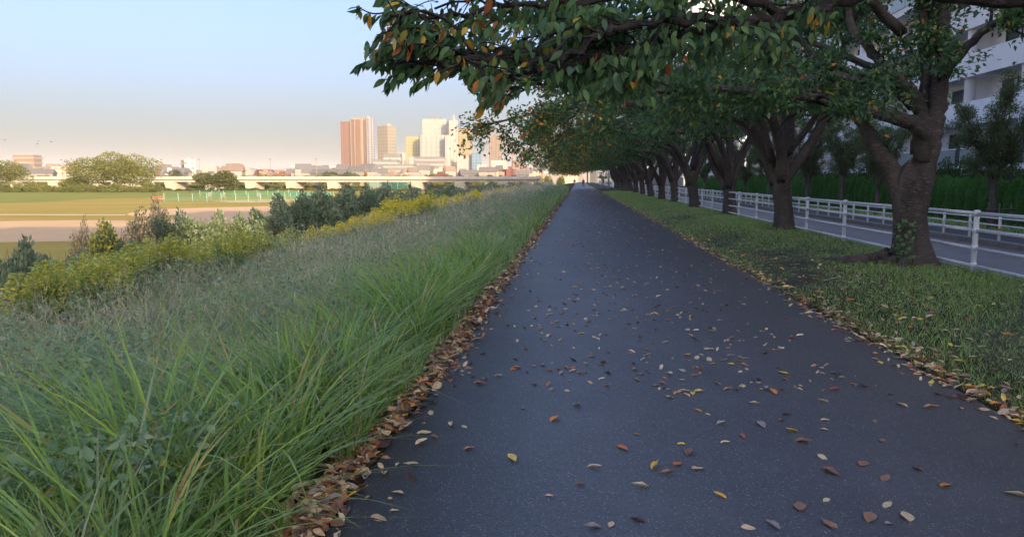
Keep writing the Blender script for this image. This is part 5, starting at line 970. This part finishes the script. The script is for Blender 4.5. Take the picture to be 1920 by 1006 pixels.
# grass strip by the hedge
n = 9000; y = logY(n, 20, 90); x = 14.3 + rng.random(n) * 2.2; v, f, c = blades(np.stack([x, y, 0 * x - .19], 1), rng.uniform(.08, .2, n), .0009 * y, rng.uniform(0, 6.28, n), rng.uniform(.1, .6, n), rng.uniform(0, .4, n), pick(G2, n, rng), 2, rng)
o = obj('hedge_grass', np_mesh('hedge_grass', v, f, M['grass'], c)); tag(o, 'strip of grass in front of the clipped hedge', 'grass', None, 'stuff')
# ---- fallen leaves: meshes shared per colour and curl
FALL = {'brown': [(.24, .135, .08), (.19, .10, .062), (.29, .165, .10)], 'beige': [(.50, .38, .22), (.46, .34, .19), (.56, .45, .28)], 'orange': [(.42, .14, .045), (.48, .20, .05), (.36, .11, .045)], 'yellow': [(.60, .40, .06), (.56, .42, .10), (.52, .33, .05)], 'dark': [(.07, .04, .032), (.09, .055, .05), (.10, .05, .04)], 'grey': [(.28, .23, .19), (.24, .20, .175), (.32, .27, .22)]}
fk = {}
for ci, (cn, cs) in enumerate(FALL.items()):
    for j, cc in enumerate(cs):
        r = np.random.default_rng(500 + ci * 7 + j); v, f, c = leaf_full(np.array([[0, -.5, .0]]), np.array([[0, 1.0, 0]]), np.array([[0, 0, 1.0]]), np.array([1.0]), np.array([(.55, .46, .36)[j]]), np.array([cc]), r, 0, .0)
        a = (.55, 1.3, 2.0)[j]; x_, y_ = v[:, 0].copy(), v[:, 1].copy()
        v[:, 2] = a * .55 * np.abs(x_) ** 1.15 * 1.2 + a * .22 * np.maximum(0, y_ + .1) ** 2 + .03 * np.sin(9 * y_ + x_ * 14 + ci) + .10 * a * x_ * y_; v[:, 0] *= 1 - .22 * a * np.abs(x_); c = c * r.uniform(.82, 1.2, (len(c), 1)); v[:, 2] -= v[:, 2].min() - .005
        stem = np.array([[-.012, -.5, .02], [.012, -.5, .02], [.02 + .05 * j, -.72, .05 + .05 * a], [.0 + .05 * j, -.72, .05 + .05 * a]]); b = len(v); v = np.concatenate([v, stem]); f = np.concatenate([f, [[b, b + 1, b + 2], [b, b + 2, b + 3]]]); c = np.concatenate([c, np.tile(np.array(cc) * .7, (4, 1))]); fk[(cn, j)] = (v, f, c, np_mesh('fallen_leaf', v, f, M['litter'], c))
known = {(1200, 912): ('beige', 2, .105, 'long pale beige leaf with a curled tail on the near asphalt'), (1270, 870): ('orange', 0, .085, 'bright orange leaf lying beside two brown ones in the middle of the near path'), (1775, 912): ('orange', 1, .09, 'red-orange leaf with a pale edge alone on the right of the near path'), (1543, 753): ('beige', 2, .10, 'thin pale curled sliver of a leaf on the right half of the path'), (1339, 682): ('yellow', 0, .07, 'bright yellow leaf on the middle of the path'), (1040, 786): ('orange', 1, .10, 'russet twisted leaf in the left half of the near path'), (1110, 988): ('grey', 1, .09, 'crumpled grey leaf at the bottom edge of the picture'), (1655, 826): ('brown', 0, .075, 'round tan-brown leaf with a pale rim on the right of the near path'), (1664, 948): ('beige', 0, .085, 'pale folded leaf with a stem at the lower right of the path'), (1542, 858): ('beige', 0, .075, 'oval beige leaf right of the middle of the near path')}
pts = [(1139, 699), (1128, 711), (1136, 724), (1256, 702), (1283, 734), (1287, 741), (1256, 745), (1311, 734), (1422, 718), (1394, 724), (1436, 729), (1450, 735), (1414, 757), (1474, 777), (1465, 788), (1565, 731), (1309, 770), (1327, 777), (1352, 794), (1427, 797), (1485, 809), (1546, 806), (1547, 788), (1392, 819), (1193, 814), (1167, 840), (1277, 833), (1292, 849), (1360, 830), (1507, 828), (1250, 888), (1228, 874), (1309, 879), (1558, 886), (1661, 897), (1549, 938), (1630, 971), (1664, 982), (1700, 969), (1903, 928), (1555, 984), (1146, 983), (1087, 908), (1115, 876), (1747, 765), (1802, 766), (1790, 744), (1815, 742), (1772, 726), (1743, 703), (1843, 761), (1887, 783), (1403, 990), (1448, 985), (1240, 690), (1190, 693), (1372, 684), (1400, 672), (1480, 640), (1290, 667), (1330, 655), (1210, 655), (1185, 660), (1110, 668), (1060, 690), (1020, 640), (1090, 625), (1350, 601), (1375, 602), (1295, 594), (1230, 588), (1285, 585), (1262, 576), (1190, 587), (1165, 583), (1335, 622), (1360, 640), (1440, 655), (1470, 700), (880, 700), (900, 720), (935, 705), (980, 765), (870, 800), (815, 820), (880, 842), (845, 797), (905, 663), (968, 690), (1010, 610), (1030, 590), (745, 872), (720, 890), (770, 898), (745, 925), (790, 830), (690, 935), (740, 957), (770, 870), (1620, 870), (1720, 880), (1350, 930), (1500, 950), (1030, 930), (960, 860), (1195, 975), (1080, 760), (1000, 720), (1650, 680), (1590, 640), (1540, 690), (1500, 730), (1600, 720), (1690, 760), (1640, 790)]
rng = np.random.default_rng(91); cn = list(FALL); items = []
for p_, q in known.items(): items.append((atz(*p_, .012), q[0], q[1], q[2], q[3], rng.uniform(0, 6.28)))
for p_ in pts: items.append((atz(*p_, .012), cn[rng.choice(6, p=[.24, .42, .07, .10, .05, .12])], rng.integers(0, 3), rng.uniform(.05, .115), None, rng.uniform(0, 6.28)))
ne = 4300; ye = logY(ne, 2.6, 85); xe = -1.11 - .06 * snoise(ye, ye * 0, 1.5, 7) + rng.normal(-.07, .055, ne) - np.abs(rng.normal(0, .10, ne)) * (rng.random(ne) < .35) + np.abs(rng.normal(0, .14, ne)) * (rng.random(ne) < .08); hz = rng.random(ne) ** 1.5 * .05 * np.clip(1 - np.abs(xe + 1.2) / .35, 0, 1)
nr = 1500; yr = logY(nr, 4.5, 80); xr = 2.93 + rng.normal(0, .10, nr) + np.abs(rng.normal(0, .12, nr)) * (rng.random(nr) < .4)
nv = 1500; yv = logY(nv, 4.6, 40); xv = rng.uniform(2.95, 6.8, nv) ** 1.0; kv = rng.random(nv) < np.interp(xv, [2.9, 4.0, 6.8], [1, .75, .4]); yv, xv = yv[kv], xv[kv]; nv = len(xv)
npth = 1600; yp = logY(npth, 5.5, 110); xp = np.clip(rng.normal(1.0, 1.15, npth), -1.0, 2.85)
W_ = dict(edge=[.38, .30, .08, .03, .08, .13], side=[.30, .40, .10, .08, .06, .06], lawn=[.22, .36, .12, .24, .03, .03], path=[.28, .44, .07, .06, .05, .10])
allp = []
for nm, X, Yy, Z in (('edge', xe, ye, gzz(xe) + .014 + hz), ('side', xr, yr, np.where(xr < 2.9, .014, .025)), ('lawn', xv, yv, .06 + 0 * xv), ('path', xp, yp, .013 + 0 * xp)):
    for a, b_, z_ in zip(X, Yy, Z): allp.append((nm, a, b_, z_))
allp = [q for q in allp if -30 < proj(np.array([q[1], q[2], q[3]]))[0] < 1950]
allp.sort(key=lambda q: q[2]); nind = 300 - len(items); LABS = {('edge', 0): 'curled dry leaf in the thick drift along the left asphalt edge', ('side', 0): 'dry leaf on the right edge of the path against the verge', ('lawn', 0): 'fallen leaf lying on the verge grass', ('path', 0): 'small fallen leaf on the open asphalt'}
acc = {'v': [], 'f': [], 'c': []}; nb = 0; used = 0; quota = dict(edge=105, side=25, lawn=50, path=0)
for nm, a, b_, z_ in allp:
    col = cn[rng.choice(6, p=W_[nm])]; j = rng.integers(0, 3); s = rng.uniform(.042, .10) * (1.1 if nm == 'edge' else 1.12); rot = (rng.normal(0, .3 if nm != 'edge' else .45), rng.normal(0, .3 if nm != 'edge' else .45), rng.uniform(0, 6.28))
    if quota[nm] > 0 and used < nind: 
        quota[nm] -= 1; used += 1; o = obj('fallen_leaf', fk[(col, j)][3], None, (a, b_, z_), rot, (s, s, s)); cl = {'dark': 'dark brown', 'grey': 'greyish'}.get(col, col); tag(o, cl + ' ' + LABS[(nm, 0)], 'fallen leaf', cl + ' fallen leaves, ' + {'edge': 'left drift', 'side': 'right edge', 'lawn': 'verge', 'path': 'path'}[nm]); continue
    v, f, c, _ = fk[(col, j)]; s = max(s, .0024 * b_) if nm != 'path' else max(s * .8, .0018 * b_); m = np.array(Matrix.Translation((a, b_, z_)) @ (Matrix.Rotation(rot[2], 4, 'Z') @ Matrix.Rotation(rot[1], 4, 'Y') @ Matrix.Rotation(rot[0], 4, 'X')) @ Matrix.Scale(s, 4)); acc['v'].append(v @ m[:3, :3].T + m[:3, 3]); acc['f'].append(f + nb); acc['c'].append(c * rng.uniform(.8, 1.2)); nb += len(v)
o = obj('leaf_litter', np_mesh('leaf_litter', np.concatenate(acc['v']), np.concatenate(acc['f']), M['litter'], np.concatenate(acc['c']))); tag(o, 'brown and yellow leaf litter along the path edges and farther down the path', 'leaf litter', None, 'stuff')
for p_, col, j, s, lab, a in items:
    o = obj('fallen_leaf', fk[(col, j)][3], None, (p_[0], p_[1], .013), (rng.normal(0, .12), rng.normal(0, .12), a), (s, s, s)); cl = {'dark': 'dark brown', 'grey': 'greyish'}.get(col, col)
    if lab: tag(o, lab, 'fallen leaf')
    else: tag(o, cl + ' small fallen leaf scattered on the open asphalt path', 'fallen leaf', cl + ' fallen leaves on the open path')
# ================================================================ HAZE
HD = 0.00013
m = bpy.data.materials.new('haze'); m.use_nodes = True; nt = m.node_tree; nt.nodes.remove(nt.nodes['Principled BSDF']); pv = nt.nodes.new('ShaderNodeVolumePrincipled'); pv.inputs['Density'].default_value = HD; pv.inputs['Color'].default_value = (.86, .88, .92, 1); pv.inputs['Anisotropy'].default_value = 0.0; nt.links.new(pv.outputs[0], nt.nodes['Material Output'].inputs['Volume']); m.cycles.homogeneous_volume = True if hasattr(m.cycles, 'homogeneous_volume') else None
tag(obj('haze', MB().box(-9400, 9400, -3400, 9400, -5.5, 190).build('haze', m)), kind='stuff')
